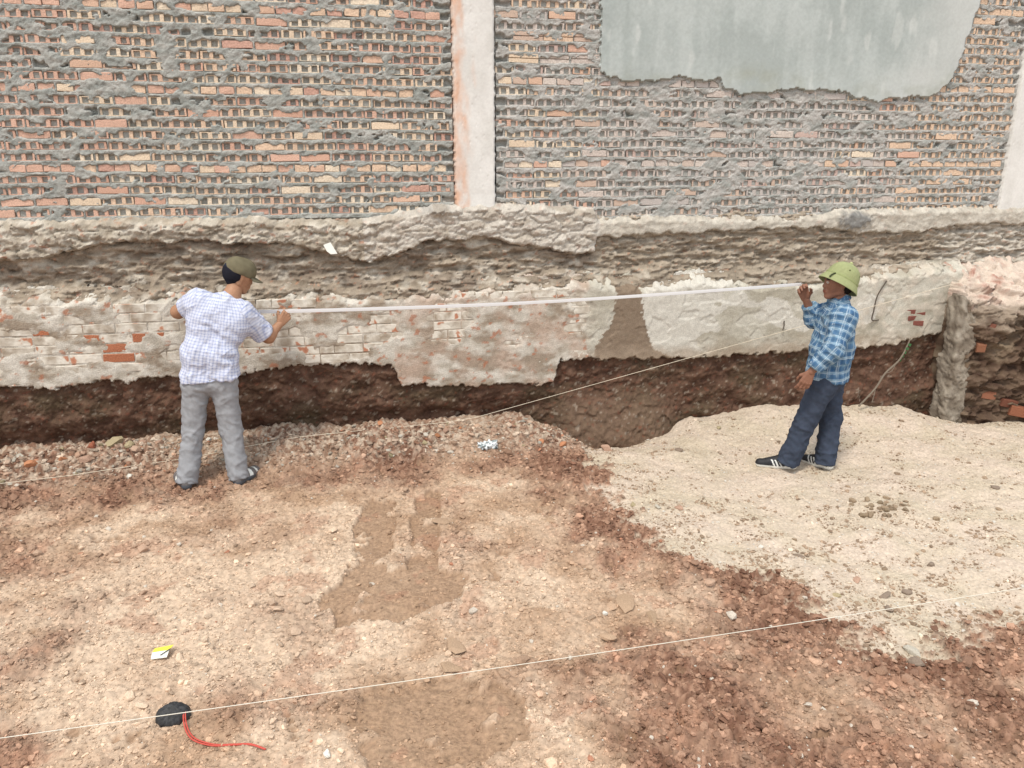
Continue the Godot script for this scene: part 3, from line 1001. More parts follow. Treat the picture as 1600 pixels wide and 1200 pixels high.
# the block of unexcavated ground at the end of the pit, and the pier stub in front of it
func build_bank() -> void:
	var nu := 150
	var nv := 190
	var p := PackedVector3Array()
	var c := PackedColorArray()
	for j in nv:
		var v := 2.05 * j / (nv - 1)      # metres up the face, then back over the top
		for i in nu:
			var u := 1.75 * i / (nu - 1)
			var x := 4.36 + u
			var top := 1.08 + n_mid.get_noise_2d(x, 2.0) * 0.05
			var front := 0.3 + 0.55 * u - 0.35 * smooth(0.12, 0.0, u)
			var q: Vector3
			var small := n_small.get_noise_3d(x, v, 1.0)
			var mid := n_mid.get_noise_3d(x, v * 1.4, 4.0)
			var lump := -n_lump.get_noise_2d(x + 20.0, v)
			var out := mid * 0.05 + small * 0.018 + lump * 0.02 + n_block.get_noise_2d(x * 0.8, v * 1.6) * 0.045 + n_chip.get_noise_2d(x, v) * 0.016
			var rise := v - 0.45
			if rise < top:
				q = Vector3(x, rise, front + out + 0.12 * smooth(0.15, -0.3, rise))
			else:
				var back := minf(rise - top, 0.5) / 0.5
				q = Vector3(x, top + back * 0.36 + out * 0.5, lerpf(front + out, 0.02, back))
			p.append(q)
			var tone := Color(0.085, 0.053, 0.038).lerp(Color(0.16, 0.11, 0.078), clampf(0.45 + mid * 1.5, 0.0, 1.0))
			tone = tone.lerp(Color(0.24, 0.185, 0.13), clampf(n_big.get_noise_2d(x * 1.4, v * 2.0) * 1.6 - 0.15, 0.0, 0.8))
			var lime := smooth(-0.2, -0.1, rise - top + mid * 0.1)
			tone = tone.lerp(Color(0.4, 0.33, 0.26), lime * 0.6)
			var chalk := smooth(-0.03, 0.05, rise - top + mid * 0.06)
			tone = tone.lerp(Color(0.62, 0.52, 0.44).lerp(Color(0.42, 0.24, 0.19), clampf(mid * 1.5 + n_chip.get_noise_2d(x + 3.0, v) * 0.5 - 0.1, 0.0, 1.0)), chalk)
			c.append(scaled(tone, 1.0 + small * 0.3))
	structure(put("earth_bank", grid_mesh(p, c, nu, nv), mats.rough_stone), "block of uncut earth topped with pale lime rubble")
	# pier stub: a rough square post
	nu = 48
	nv = 110
	p = PackedVector3Array()
	c = PackedColorArray()
	for j in nv:
		var v := 1.34 * j / (nv - 1)
		for i in nu:
			var a := TAU * i / (nu - 1)
			var sq := Vector2(cos(a), sin(a))
			sq /= maxf(absf(sq.x), absf(sq.y)) * 0.97 + 0.03
			var small := n_small.get_noise_3d(sq.x * 0.12, v, sq.y * 0.12 + 30.0)
			var mid := n_mid.get_noise_3d(sq.x * 0.12, v * 1.2, sq.y * 0.12 + 40.0)
			var r := 0.096 + mid * 0.012 + n_block.get_noise_3d(sq.x * 0.1 + 3.0, v * 0.8, sq.y * 0.1) * 0.014 + n_chip.get_noise_3d(sq.x * 0.1, v, sq.y * 0.1) * 0.006 + small * 0.004 - 0.02 * smooth(1.2, 1.34, v) * (1.0 + sq.x)
			p.append(Vector3(4.45 + sq.x * r + 0.05 * v - 0.03, -0.24 + v * (1.0 - 0.06 * sq.x * smooth(0.9, 1.34, v)), 0.37 + sq.y * r - 0.05 * v))
			var tone := Color(0.2, 0.165, 0.13).lerp(Color(0.36, 0.315, 0.26), clampf(0.4 + mid * 1.4 + 0.3 * smooth(0.9, 1.3, v), 0.0, 1.0))
			c.append(scaled(tone, 1.0 + small * 0.3))
	for i in nu:
		p.append(Vector3(4.48, 1.1, 0.31))
		c.append(Color(0.36, 0.31, 0.25))
	tag(put("concrete_pier", grid_mesh(p, c, nu, nv + 1), mats.rough_stone), "rough grey-brown concrete pier stub standing at the corner of the earth bank", "pier")
	# brick lumps sticking out of the bank
	var lumps := [[Vector3(4.98, 0.12, 0.74), Vector3(0.2, 0.06, 0.09), Color(0.3, 0.12, 0.07)], [Vector3(4.86, 0.2, 0.62), Vector3(0.09, 0.05, 0.06), Color(0.22, 0.09, 0.06)], [Vector3(4.72, 0.26, 0.53), Vector3(0.07, 0.05, 0.05), Color(0.3, 0.13, 0.08)],
		[Vector3(4.62, 0.93, 0.47), Vector3(0.08, 0.035, 0.05), Color(0.24, 0.1, 0.07)], [Vector3(4.6, 0.7, 0.47), Vector3(0.05, 0.05, 0.04), Color(0.33, 0.15, 0.09)], [Vector3(5.02, 0.62, 0.68), Vector3(0.13, 0.03, 0.05), Color(0.3, 0.24, 0.17)]]
	var words := ["long orange brick lump low in the earth bank", "small dark red brick lump above the long orange one", "dull red brick lump beside the pier stub", "red brick lump just under the lime rubble of the bank", "square reddish brick lump high in the bank by the pier", "flat tan stone halfway up the earth bank"]
	for k in lumps.size():
		var shape: Mesh = brick_mesh(lumps[k][1].x * 1.6, lumps[k][1].y * 1.5, 0, 60 + k)
		var o := put("brick_lump" if k < 5 else "flat_stone", shape, mineral("old_clay", lumps[k][2], k, 0.2, -1.0, 1.0, 0.6), self, lumps[k][0] - Vector3(0, 0.04, 0.01))
		o.rotation = Vector3(0.2 * sin(k * 2.1), -0.5 + 0.25 * sin(k * 1.7), -0.14 + 0.2 * sin(k * 3.3))
		tag(o, words[k], "brick" if k < 5 else "stone")
	var three := [Vector3(4.05, 0.98, 0.15), Vector3(4.08, 0.92, 0.155), Vector3(4.14, 0.87, 0.16), Vector3(4.16, 0.95, 0.15)]
	var old := mineral("old_clay", Color(0.27, 0.1, 0.08), 1, 0.2, -1.0, 1.0, 0.6)
	for k in 4:
		var o := put("brick_lump", brick_mesh(0.1, 0.045, 0, 80 + k), old, self, three[k] + Vector3(0, 0, 0.009))
		o.rotation = Vector3(0.1, 0.2 * sin(k * 2.0), 0.25 * sin(k * 3.0))
		tag(o, "dark red brick fragment bedded in the footing's right end", "brick", "dark red fragments at the right end of the footing")

# ---------------------------------------------------------------- rounded bodies
# bones: [a, b, radius at a, radius at b, cut flat at b]; joined with a smooth minimum and meshed as surface nets.
# clips: planes beyond which nothing is kept. paint(p, bone) gives the colour; push(p, bone) a shift along the normal.
func body_mesh(bones: Array, cell: float, k: float, clips: Array, paint: Callable, push: Variant = null) -> Array:
	var nb := bones.size()
	var ba := PackedVector3Array()
	var bd := PackedVector3Array()
	var bi := PackedFloat32Array()
	var ra := PackedFloat32Array()
	var rb := PackedFloat32Array()
	var cut := PackedByteArray()
	var lo := Vector3(99, 99, 99)
	var hi := -lo
	for b in bones:
		ba.append(b[0])
		var d: Vector3 = b[1] - b[0]
		bd.append(d)
		bi.append(1.0 / maxf(d.length_squared(), 1e-9))
		ra.append(b[2])
		rb.append(b[3])
		cut.append(1 if b.size() > 4 and b[4] else 0)
		var m: float = maxf(b[2], b[3]) + 0.02
		for e in 2:
			lo = lo.min(b[e] - Vector3(m, m, m))
			hi = hi.max(b[e] + Vector3(m, m, m))
	var size := hi - lo
	const B := 6
	var nx := int(size.x / cell / B) * B + B + 1
	var ny := int(size.y / cell / B) * B + B + 1
	var nz := int(size.z / cell / B) * B + B + 1
	var field := PackedFloat32Array()
	field.resize(nx * ny * nz)
	field.fill(1.0)
	var vert := PackedInt32Array()
	vert.resize(nx * ny * nz)
	vert.fill(-1)
	var sy := nx
	var sz := nx * ny
	var active := PackedInt32Array()
	var reach := cell * B * 0.87
	var flats := PackedVector3Array()
	for i in nb:
		flats.append(bd[i].normalized())
	for bz in range(0, nz - 1, B):
		for by in range(0, ny - 1, B):
			for bx in range(0, nx - 1, B):
				var mid := lo + Vector3(bx + B * 0.5, by + B * 0.5, bz + B * 0.5) * cell
				var use := PackedInt32Array()
				var near := 9.0
				for i in nb:
					var q := mid - ba[i]
					var t := clampf(q.dot(bd[i]) * bi[i], 0.0, 1.0)
					var d := (q - bd[i] * t).length() - lerpf(ra[i], rb[i], t)
					near = minf(near, d)
					if d < reach + k:
						use.append(i)
				if use.is_empty() or near > reach + k * 0.3 or near < -reach - 0.03:
					if near < 0.0:
						for z in range(bz, bz + B + 1):
							for y in range(by, by + B + 1):
								for x in range(bx, bx + B + 1):
									var s := x + y * sy + z * sz
									if field[s] == 1.0:
										field[s] = -0.5
					if clips.is_empty() or near > 0.0:
						continue
				active.append(bx + by * sy + bz * sz)
				for z in range(bz, bz + B + 1):
					for y in range(by, by + B + 1):
						for x in range(bx, bx + B + 1):
							var p := lo + Vector3(x, y, z) * cell
							var f := 9.0
							for i in use:
								var q := p - ba[i]
								var t := q.dot(bd[i]) * bi[i]
								var d := 0.0
								if cut[i] and t > 1.0:
									t = 1.0
								t = clampf(t, 0.0, 1.0)
								d = (q - bd[i] * t).length() - (ra[i] + (rb[i] - ra[i]) * t)
								if cut[i]:
									d = maxf(d, (q - bd[i]).dot(flats[i]))
								var h := k - absf(f - d)
								f = minf(f, d)
								if h > 0.0:
									f -= h * h / k * 0.25
							for c in clips:
								f = maxf(f, c.distance_to(p))
							field[x + y * sy + z * sz] = f
	var P := PackedVector3Array()
	var cells := PackedInt32Array()
	var corner := PackedInt32Array([0, 1, sy, sy + 1, sz, sz + 1, sz + sy, sz + sy + 1])
	var edges := [[0, 1], [2, 3], [4, 5], [6, 7], [0, 2], [1, 3], [4, 6], [5, 7], [0, 4], [1, 5], [2, 6], [3, 7]]
	var offs := [Vector3(0, 0, 0), Vector3(1, 0, 0), Vector3(0, 1, 0), Vector3(1, 1, 0), Vector3(0, 0, 1), Vector3(1, 0, 1), Vector3(0, 1, 1), Vector3(1, 1, 1)]
	for start in active:
		var z0 := start / sz
		var y0 := (start % sz) / sy
		var x0 := start % sy
		for z in range(z0, z0 + B):
			for y in range(y0, y0 + B):
				var s := x0 + y * sy + z * sz
				for x in B:
					var a := s + x
					var n := 0
					for e in 8:
						if field[a + corner[e]] < 0.0:
							n += 1
					if n == 0 or n == 8 or vert[a] >= 0:
						continue
					var sum := Vector3.ZERO
					var count := 0
					for e in edges:
						var fa := field[a + corner[e[0]]]
						var fb := field[a + corner[e[1]]]
						if (fa < 0.0) != (fb < 0.0):
							sum += offs[e[0]].lerp(offs[e[1]], fa / (fa - fb))
							count += 1
					vert[a] = P.size()
					cells.append(a)
					P.append(lo + (Vector3(x0 + x, y, z) + sum / count) * cell)
	var idx := PackedInt32Array()
	var strides := [1, sy, sz]
	for a in cells:
		for ax in 3:
			var b: int = strides[(ax + 1) % 3]
			var c: int = strides[(ax + 2) % 3]
			var f0 := field[a]
			var f1 := field[a + strides[ax]]
			if (f0 < 0.0) == (f1 < 0.0) or a < b + c:
				continue
			var q0 := vert[a]
			var q1 := vert[a - b]
			var q2 := vert[a - b - c]
			var q3 := vert[a - c]
			if q1 < 0 or q2 < 0 or q3 < 0:
				continue
			if f0 < 0.0:
				idx.append_array([q0, q2, q1, q0, q3, q2])
			else:
				idx.append_array([q0, q1, q2, q0, q2, q3])
	var C := PackedColorArray()
	var which := PackedInt32Array()
	for p in P:
		var best := 9.0
		var at := 0
		for i in nb:
			var q := p - ba[i]
			var t := clampf(q.dot(bd[i]) * bi[i], 0.0, 1.0)
			var d := (q - bd[i] * t).length() - lerpf(ra[i], rb[i], t)
			if d < best:
				best = d
				at = i
		which.append(at)
		C.append(paint.call(p, at))
	var N := smooth_normals(P, idx)
	if push != null:
		for i in P.size():
			P[i] += N[i] * push.call(P[i], which[i])
		N = smooth_normals(P, idx)
	return [P, N, C, idx]

func smooth_normals(P: PackedVector3Array, idx: PackedInt32Array) -> PackedVector3Array:
	var N := PackedVector3Array()
	N.resize(P.size())
	for t in range(0, idx.size(), 3):
		var d := (P[idx[t + 2]] - P[idx[t]]).cross(P[idx[t + 1]] - P[idx[t]])
		N[idx[t]] += d
		N[idx[t + 1]] += d
		N[idx[t + 2]] += d
	for i in N.size():
		N[i] = N[i].normalized()
	return N

func join(parts: Array) -> ArrayMesh:
	var P := PackedVector3Array()
	var N := PackedVector3Array()
	var C := PackedColorArray()
	var I := PackedInt32Array()
	for q in parts:
		var first := P.size()
		P.append_array(q[0])
		N.append_array(q[1])
		C.append_array(q[2])
		for i in q[3]:
			I.append(i + first)
	return arrays(P, N, C, I)

# bones of a hand: w wrist, d towards the fingers, palm the way the palm faces, ts towards the thumb; curl in radians for each joint
func hand_bones(w: Vector3, d: Vector3, palm: Vector3, ts: Vector3, curl: float, spread := 0.0) -> Array:
	d = d.normalized()
	palm = (palm - d * palm.dot(d)).normalized()
	ts = (ts - d * ts.dot(d) - palm * ts.dot(palm)).normalized()
	var out := []
	var across := [0.031, 0.0105, -0.0105, -0.030]
	var length := [0.042, 0.047, 0.043, 0.034]
	var base := [0.088, 0.091, 0.087, 0.079]
	for f in 4:
		var root: Vector3 = w + d * 0.012 + ts * across[f] * 0.55
		var at: Vector3 = w + d * base[f] + ts * across[f]
		out.append([root, at, 0.017, 0.0125])
		var turn := 0.0
		for s in 3:
			turn += curl * [0.8, 1.15, 0.8][s] * (1.0 + 0.07 * (f - 1.5))
			var go := (d * cos(turn) + palm * sin(turn) + ts * spread * (1.5 - f) * 0.2).normalized()
			var to: Vector3 = at + go * length[f] * [1.0, 0.64, 0.5][s]
			out.append([at, to, [0.0098, 0.0092, 0.0084][s], [0.0092, 0.0084, 0.0072][s]])
			at = to
	var t0 := w + d * 0.025 + ts * 0.022 + palm * 0.006
	var t1 := t0 + (d * 0.62 + ts * 0.6 + palm * 0.35).normalized() * 0.042
	var t2 := t1 + (d * 0.85 + ts * 0.1 + palm * (0.3 + curl * 0.5)).normalized() * 0.033
	var t3 := t2 + (d * 0.85 - ts * 0.2 + palm * (0.4 + curl * 0.5)).normalized() * 0.026
	out.append([t0, t1, 0.016, 0.0115])
	out.append([t1, t2, 0.0112, 0.0102])
	out.append([t2, t3, 0.0102, 0.0082])
	return out

# bones of a head: c its centre, f the way it faces, u its crown
func head_bones(c: Vector3, f: Vector3, u: Vector3) -> Array:
	f = f.normalized()
	u = (u - f * u.dot(f)).normalized()
	var s := f.cross(u)
	var o := []
	o.append([c + u * 0.03 - f * 0.028, c + u * 0.035 + f * 0.022, 0.082, 0.078])
	o.append([c + u * 0.012 + f * 0.03 - s * 0.02, c + u * 0.012 + f * 0.03 + s * 0.02, 0.058, 0.058])
	o.append([c - u * 0.025 + f * 0.03, c - u * 0.088 + f * 0.062, 0.056, 0.026])
	for e in [-1, 1]:
		o.append([c - u * 0.045 - f * 0.01 + s * 0.05 * e, c - u * 0.085 + f * 0.05 + s * 0.014 * e, 0.022, 0.018])
		o.append([c - u * 0.012 + f * 0.062 + s * 0.034 * e, c - u * 0.03 + f * 0.055 + s * 0.036 * e, 0.02, 0.018])
		o.append([c + u * 0.028 - f * 0.012 + s * 0.08 * e, c - u * 0.018 - f * 0.004 + s * 0.076 * e, 0.013, 0.008])
	o.append([c + u * 0.024 + f * 0.084, c - u * 0.02 + f * 0.102, 0.009, 0.012])
	o.append([c - u * 0.022 + f * 0.09 - s * 0.011, c - u * 0.022 + f * 0.09 + s * 0.011, 0.009, 0.009])
	o.append([c + u * 0.036 + f * 0.08 - s * 0.03, c + u * 0.036 + f * 0.08 + s * 0.03, 0.012, 0.012])
	o.append([c - u * 0.05 + f * 0.086 - s * 0.014, c - u * 0.05 + f * 0.086 + s * 0.014, 0.009, 0.009])
	o.append([c - u * 0.062 + f * 0.084 - s * 0.011, c - u * 0.062 + f * 0.084 + s * 0.011, 0.009, 0.009])
	return o

var n_skin := noise(71, 40.0, 2)
var n_fold := noise(72, 6.0, 2)
var n_crease := noise(73, 14.0, 2)

# sharp-edged folds: the ridges of a slanting noise
func crumple(p: Vector3, lean: float) -> float:
	var r := 1.0 - absf(n_crease.get_noise_3d(p.x * 0.35 + p.y * 0.25 * lean, p.y * 0.55 - p.x * 0.3 * lean, p.z * 0.35 + 3.0)) * 2.6
	return maxf(r, 0.0) * maxf(r, 0.0)

func skin_paint(base: Color, c: Vector3, f: Vector3, u: Vector3) -> Callable:
	f = f.normalized()
	u = (u - f * u.dot(f)).normalized()
	var s := f.cross(u)
	return func(p: Vector3, _b: int) -> Color:
		var t := base
		var q := p - c
		var v := Vector3(q.dot(s), q.dot(u), q.dot(f))
		if v.length() < 0.14:
			if absf(v.y + 0.056) < 0.009 and absf(v.x) < 0.024 and v.z > 0.06:
				t = Color(base.r * 0.85, base.g * 0.6, base.b * 0.6)
			for e in [-0.032, 0.032]:
				var d := Vector2(v.x - e, (v.y - 0.012) * 1.8).length()
				if v.z > 0.05 and d < 0.013:
					t = Color(0.6, 0.55, 0.5) if d > 0.006 else Color(0.02, 0.015, 0.012)
			if absf(v.y - 0.036) < 0.006 and absf(absf(v.x) - 0.032) < 0.02 and v.z > 0.05:
				t = Color(0.03, 0.022, 0.018)
		return scaled(t, 1.0 + n_skin.get_noise_3dv(p) * 0.1)

# ---------------------------------------------------------------- the two men
func check_shirt(axis_x: float, axis_z: float, sleeves: Array) -> Callable:
	return func(p: Vector3, b: int) -> Color:
		var u := 0.0
		var v := 0.0
		if b in sleeves:
			u = p.x * 0.75 + p.z * 0.6
			v = p.y * 0.9 - p.x * 0.5
		else:
			u = atan2(p.x - axis_x - (p.y - 0.9) * 0.2, p.z - axis_z + 0.12) * 0.24
			v = p.y + p.x * 0.2
		var a := absf(fposmod(u / 0.021, 1.0) - 0.5)
		var c := absf(fposmod(v / 0.021, 1.0) - 0.5)
		var t := Color(0.62, 0.645, 0.75)
		var line := smooth(0.27, 0.4, a) * 0.5 + smooth(0.27, 0.4, c) * 0.5
		return t.lerp(Color(0.29, 0.335, 0.53), line)

func plaid_shirt(axis_x: float, axis_z: float, sleeves: Dictionary) -> Callable:
	return func(p: Vector3, b: int) -> Color:
		var u := 0.0
		var v := 0.0
		if sleeves.has(b):
			var bone: Array = sleeves[b]
			var d: Vector3 = (bone[1] - bone[0]).normalized()
			v = (p - bone[0]).dot(d)
			var side := d.cross(Vector3(0, 0, 1)).normalized()
			u = atan2((p - bone[0]).dot(side), (p - bone[0]).dot(d.cross(side))) * 0.06
		else:
			u = atan2(p.x - axis_x, p.z - axis_z) * 0.15
			v = p.y
		var a := fposmod(u / 0.05, 1.0)
		var c := fposmod(v / 0.056, 1.0)
		var t := Color(0.105, 0.2, 0.32)
		t = t.lerp(Color(0.055, 0.12, 0.23), 0.65 * smooth(0.42, 0.5, a) * smooth(0.82, 0.74, a))
		t = t.lerp(Color(0.055, 0.12, 0.23), 0.5 * smooth(0.45, 0.52, c) * smooth(0.85, 0.78, c))
		t = t.lerp(Color(0.24, 0.38, 0.48), 0.45 * smooth(0.35, 0.25, absf(c - 0.2) + 0.15) + 0.2 * n_fold.get_noise_3dv(p))
		var white := maxf(smooth(0.05, 0.02, absf(a - 0.1)), 0.6 * smooth(0.045, 0.02, absf(a - 0.3)))
		white = maxf(white, maxf(smooth(0.045, 0.02, absf(c - 0.1)), 0.6 * smooth(0.045, 0.02, absf(c - 0.3))))
		return t.lerp(Color(0.62, 0.7, 0.76), white * 0.6)

func build_left_man() -> void:
	var t := thing("person", "man in pale checked shirt, grey trousers and khaki cap, seen from behind", "person", Vector3.ZERO)
	var hl := Vector3(-2.155, 0.784, 0.68)
	var hr := Vector3(-1.96, 0.775, 0.68)
	var kl := Vector3(-2.205, 0.455, 0.7)
	var kr := Vector3(-1.947, 0.46, 0.69)
	var al := Vector3(-2.268, 0.13, 0.79)
	var ar := Vector3(-1.91, 0.13, 0.775)
	var shl := Vector3(-2.10, 1.395, 0.58)
	var shr := Vector3(-1.80, 1.30, 0.57)
	var el := Vector3(-2.262, 1.298, 0.45)
	var wl := Vector3(-2.225, 1.285, 0.27)
	var er := Vector3(-1.648, 1.09, 0.47)
	var wr := Vector3(-1.565, 1.17, 0.41)
	var head := Vector3(-1.815, 1.545, 0.49)
	var face := Vector3(0.78, -0.35, -0.5)
	var crown := Vector3(0.15, 0.94, -0.1)
	var skin := Color(0.4, 0.215, 0.13)
	var paint := skin_paint(skin, head, face, crown)
	var bones := [
		[hl, kl, 0.07, 0.05], [kl, al, 0.05, 0.035], [hr, kr, 0.07, 0.05], [kr, ar, 0.05, 0.035], [hl + Vector3(0, 0.05, 0), hr + Vector3(0, 0.05, 0), 0.06, 0.06],
		[Vector3(-2.09, 1.0, 0.65), Vector3(-2.0, 1.0, 0.65), 0.07, 0.07], [Vector3(-2.05, 0.85, 0.67), Vector3(-2.04, 1.02, 0.65), 0.07, 0.07], [Vector3(-2.04, 1.02, 0.65), Vector3(-1.95, 1.28, 0.59), 0.075, 0.08],
		[shl, shr, 0.06, 0.06], [Vector3(-1.95, 1.31, 0.59), Vector3(-1.865, 1.42, 0.54), 0.08, 0.052], [Vector3(-1.87, 1.41, 0.545), head, 0.052, 0.05],
		[shl, el, 0.048, 0.041], [el, wl, 0.042, 0.029], [shr, er, 0.048, 0.041], [er, wr, 0.042, 0.029],
		[al, Vector3(-2.29, 0.1, 0.71), 0.036, 0.03], [ar, Vector3(-1.885, 0.1, 0.7), 0.036, 0.03]]
	var right_hand := hand_bones(wr, Vector3(0.62, 0.72, -0.25), Vector3(-0.3, 0.1, -0.95), Vector3(-0.5, 0.75, -0.1), 1.15)
	var left_hand := hand_bones(wl, Vector3(0.55, -0.35, -0.75), Vector3(0.5, -0.7, 0.3), Vector3(0.2, 0.6, 0.1), 0.9)
	put("body", join([body_mesh(bones, 0.011, 0.05, [], paint), body_mesh(head_bones(head, face, crown), 0.0055, 0.022, [], paint), body_mesh(right_hand, 0.0036, 0.008, [], paint), body_mesh(left_hand, 0.0042, 0.008, [], paint)]), mats.skin, t)
	# shirt
	var shirt := [
		[Vector3(-2.14, 0.83, 0.68), Vector3(-1.955, 0.82, 0.68), 0.108, 0.108], [Vector3(-2.115, 1.0, 0.66), Vector3(-1.975, 1.0, 0.66), 0.104, 0.1],
		[Vector3(-2.145, 0.83, 0.675), Vector3(-2.115, 1.02, 0.66), 0.104, 0.104], [Vector3(-1.95, 0.82, 0.675), Vector3(-1.975, 1.02, 0.66), 0.104, 0.098],
		[Vector3(-2.115, 1.02, 0.66), Vector3(-2.055, 1.27, 0.6), 0.104, 0.108], [Vector3(-1.975, 1.02, 0.66), Vector3(-1.88, 1.22, 0.6), 0.1, 0.112],
		[Vector3(-2.05, 1.27, 0.6), Vector3(-1.87, 1.23, 0.59), 0.115, 0.115], [Vector3(-2.085, 1.385, 0.58), Vector3(-1.82, 1.3, 0.57), 0.078, 0.08],
		[Vector3(-1.95, 1.33, 0.58), Vector3(-1.868, 1.405, 0.548), 0.09, 0.068, true],
		[Vector3(-2.09, 1.385, 0.58), Vector3(-2.2, 1.335, 0.505), 0.078, 0.07, true], [Vector3(-1.8, 1.285, 0.57), Vector3(-1.675, 1.118, 0.487), 0.083, 0.08, true]]
	var hem := func(p: Vector3, b: int) -> float:
		var low := smooth(1.25, 0.9, p.y)
		var f := n_crease.get_noise_3d(p.x * 1.2 - p.y * 0.45, p.y * 0.35 + p.x * 0.25, p.z * 0.8) * 0.006
		f += n_fold.get_noise_3d(p.x * 1.2 + p.y * 0.9, p.y * 0.6, p.z) * 0.012 * (0.3 + low)
		# folds drawn from the right armpit towards the hips
		var w := (p.y - 1.05) + (p.x + 1.93) * 0.85
		f += sin(w * 62.0 + n_fold.get_noise_3dv(p) * 3.0) * 0.0075 * smooth(0.22, 0.05, absf(w - 0.03)) * smooth(-2.16, -1.95, p.x)
		f += sin((p.x + p.y * 0.28) * 75.0 + n_fold.get_noise_3dv(p) * 4.0) * 0.004 * low
		return f + crumple(p * 0.7, 1.0) * 0.006 + (0.004 if b > 8 else 0.0)
	put("shirt", join([body_mesh(shirt, 0.0062, 0.06, [Plane(Vector3(0.04, -1, 0.0).normalized(), Vector3(-2.05, 0.845, 0.75))], check_shirt(-2.04, 0.62, [9, 10]), hem)]), mats.cloth, t)
	# trousers
	var legs := [[hl, kl, 0.092, 0.074], [kl, Vector3(-2.27, 0.1, 0.797), 0.072, 0.074, true], [hr, kr, 0.092, 0.074], [kr, Vector3(-1.909, 0.1, 0.782), 0.072, 0.074, true], [hl + Vector3(0.012, 0.05, 0.0), hr + Vector3(-0.01, 0.05, 0), 0.098, 0.098]]
	var fold := func(p: Vector3, _b: int) -> float:
		var f := n_crease.get_noise_3d(p.x * 0.5, p.y * 1.1 + p.x * 0.7, p.z * 0.5) * 0.012 + n_fold.get_noise_3d(p.x, p.y * 0.8, p.z) * 0.008
		f = f * 0.7 + crumple(p * 0.55, 1.0) * 0.010
		return f * 0.75 + sin(p.y * 60.0 + p.x * 55.0 + n_fold.get_noise_3dv(p) * 9.0) * 0.0028 * (smooth(0.32, 0.14, p.y) + smooth(0.12, 0.04, absf(p.y - 0.44)) + smooth(0.68, 0.76, p.y))
	var grey := func(p: Vector3, _b: int) -> Color:
		return scaled(Color(0.3, 0.305, 0.325), 1.0 + n_fold.get_noise_3dv(p * 2.0) * 0.08)
	put("trousers", join([body_mesh(legs, 0.008, 0.035, [Plane(Vector3.UP, Vector3(0, 0.95, 0))], grey, fold)]), mats.cloth, t)
	# sandals with pale straps
	for s in 2:
		var heel: Vector3 = [Vector3(-2.265, 0.0, 0.83), Vector3(-1.912, 0.0, 0.815)][s]
		var toe: Vector3 = [Vector3(-2.35, 0.0, 0.635), Vector3(-1.82, 0.0, 0.63)][s]
		var gy := [ground_at(-2.3, 0.75), ground_at(-1.87, 0.74)]
		var y: float = gy[s] + 0.014
		heel.y = y + 0.012
		toe.y = y + 0.01
		var mid := heel.lerp(toe, 0.5)
		var across := (toe - heel).cross(Vector3.UP).normalized()
		var shoe := [[heel, mid, 0.037, 0.038], [mid, toe, 0.038, 0.045], [heel + Vector3(0, 0.035, 0), heel.lerp(toe, 0.35) + Vector3(0, 0.045, 0), 0.032, 0.036], [toe.lerp(heel, 0.35) + Vector3(0, 0.015, 0) - across * 0.01, toe.lerp(heel, 0.35) + Vector3(0, 0.015, 0) + across * 0.01, 0.045, 0.045]]
		var tone := func(p: Vector3, _b: int) -> Color:
			var q := (p - heel).dot((toe - heel).normalized())
			if p.y < y + 0.022:
				return Color(0.09, 0.095, 0.11)
			if absf(fposmod(q, 0.075) - 0.03) < 0.013 and q > 0.04:
				return Color(0.72, 0.73, 0.7)
			return Color(0.13, 0.12, 0.12)
		put("sandal", join([body_mesh(shoe, 0.006, 0.02, [Plane(Vector3.DOWN, Vector3(0, y - 0.02, 0))], tone)]), mats.rubber, t)
	# hair and cap
	var f := face.normalized()
	var u := (crown - f * crown.dot(f)).normalized()
	var hair := [[head + u * 0.026 - f * 0.034, head + u * 0.034 + f * 0.0, 0.088, 0.083], [head - u * 0.02 - f * 0.045, head - u * 0.04 - f * 0.04, 0.052, 0.04]]
	put("hair", join([body_mesh(hair, 0.006, 0.02, [Plane(f, head - f * 0.012)], func(_p, _b): return Color(0.02, 0.02, 0.028))]), mats.cloth, t)
	var cap_parts := [[head + u * 0.045 - f * 0.02, head + u * 0.05 + f * 0.02, 0.099, 0.097]]
	var khaki := func(p: Vector3, _b: int) -> Color:
		var c := Color(0.165, 0.145, 0.095)
		var q := p - head
		var back := q.dot(f) < -0.05 and q.dot(u) < 0.075 - absf(q.dot(f.cross(u))) * 0.9
		if back:
			c = Color(0.025, 0.03, 0.05)
		if q.dot(u) > 0.142:
			c = scaled(c, 0.5)
		return scaled(c, 1.0 + n_crease.get_noise_3dv(p) * 0.15)
	var cap := put("cap", join([body_mesh(cap_parts, 0.0055, 0.02, [Plane(-(u + f * 0.1).normalized(), head + u * 0.012)], khaki)]), mats.cloth, t)
	# visor: a curved plate
	var s := f.cross(u)
	var p := PackedVector3Array()
	var c := PackedColorArray()
	for j in 9:
		for i in 13:
			var a := lerpf(-1.15, 1.15, i / 12.0)
			var r := 0.092 + 0.075 * j / 8.0 * cos(a * 0.9)
			var q := head + u * (0.036 - 0.022 * j / 8.0 - absf(sin(a)) * 0.022) + f * (cos(a) * r + 0.012) + s * sin(a) * r * 0.98
			p.append(q)
			c.append(Color(0.16, 0.145, 0.1))
	var thick := p.duplicate()
	var visor := grid_mesh(p, c, 13, 9)
	put("visor", visor, mats.cloth, cap)
	for i in thick.size():
		thick[i] -= u * 0.004
	put("visor", grid_mesh(thick, c, 13, 9), mats.cloth, cap)

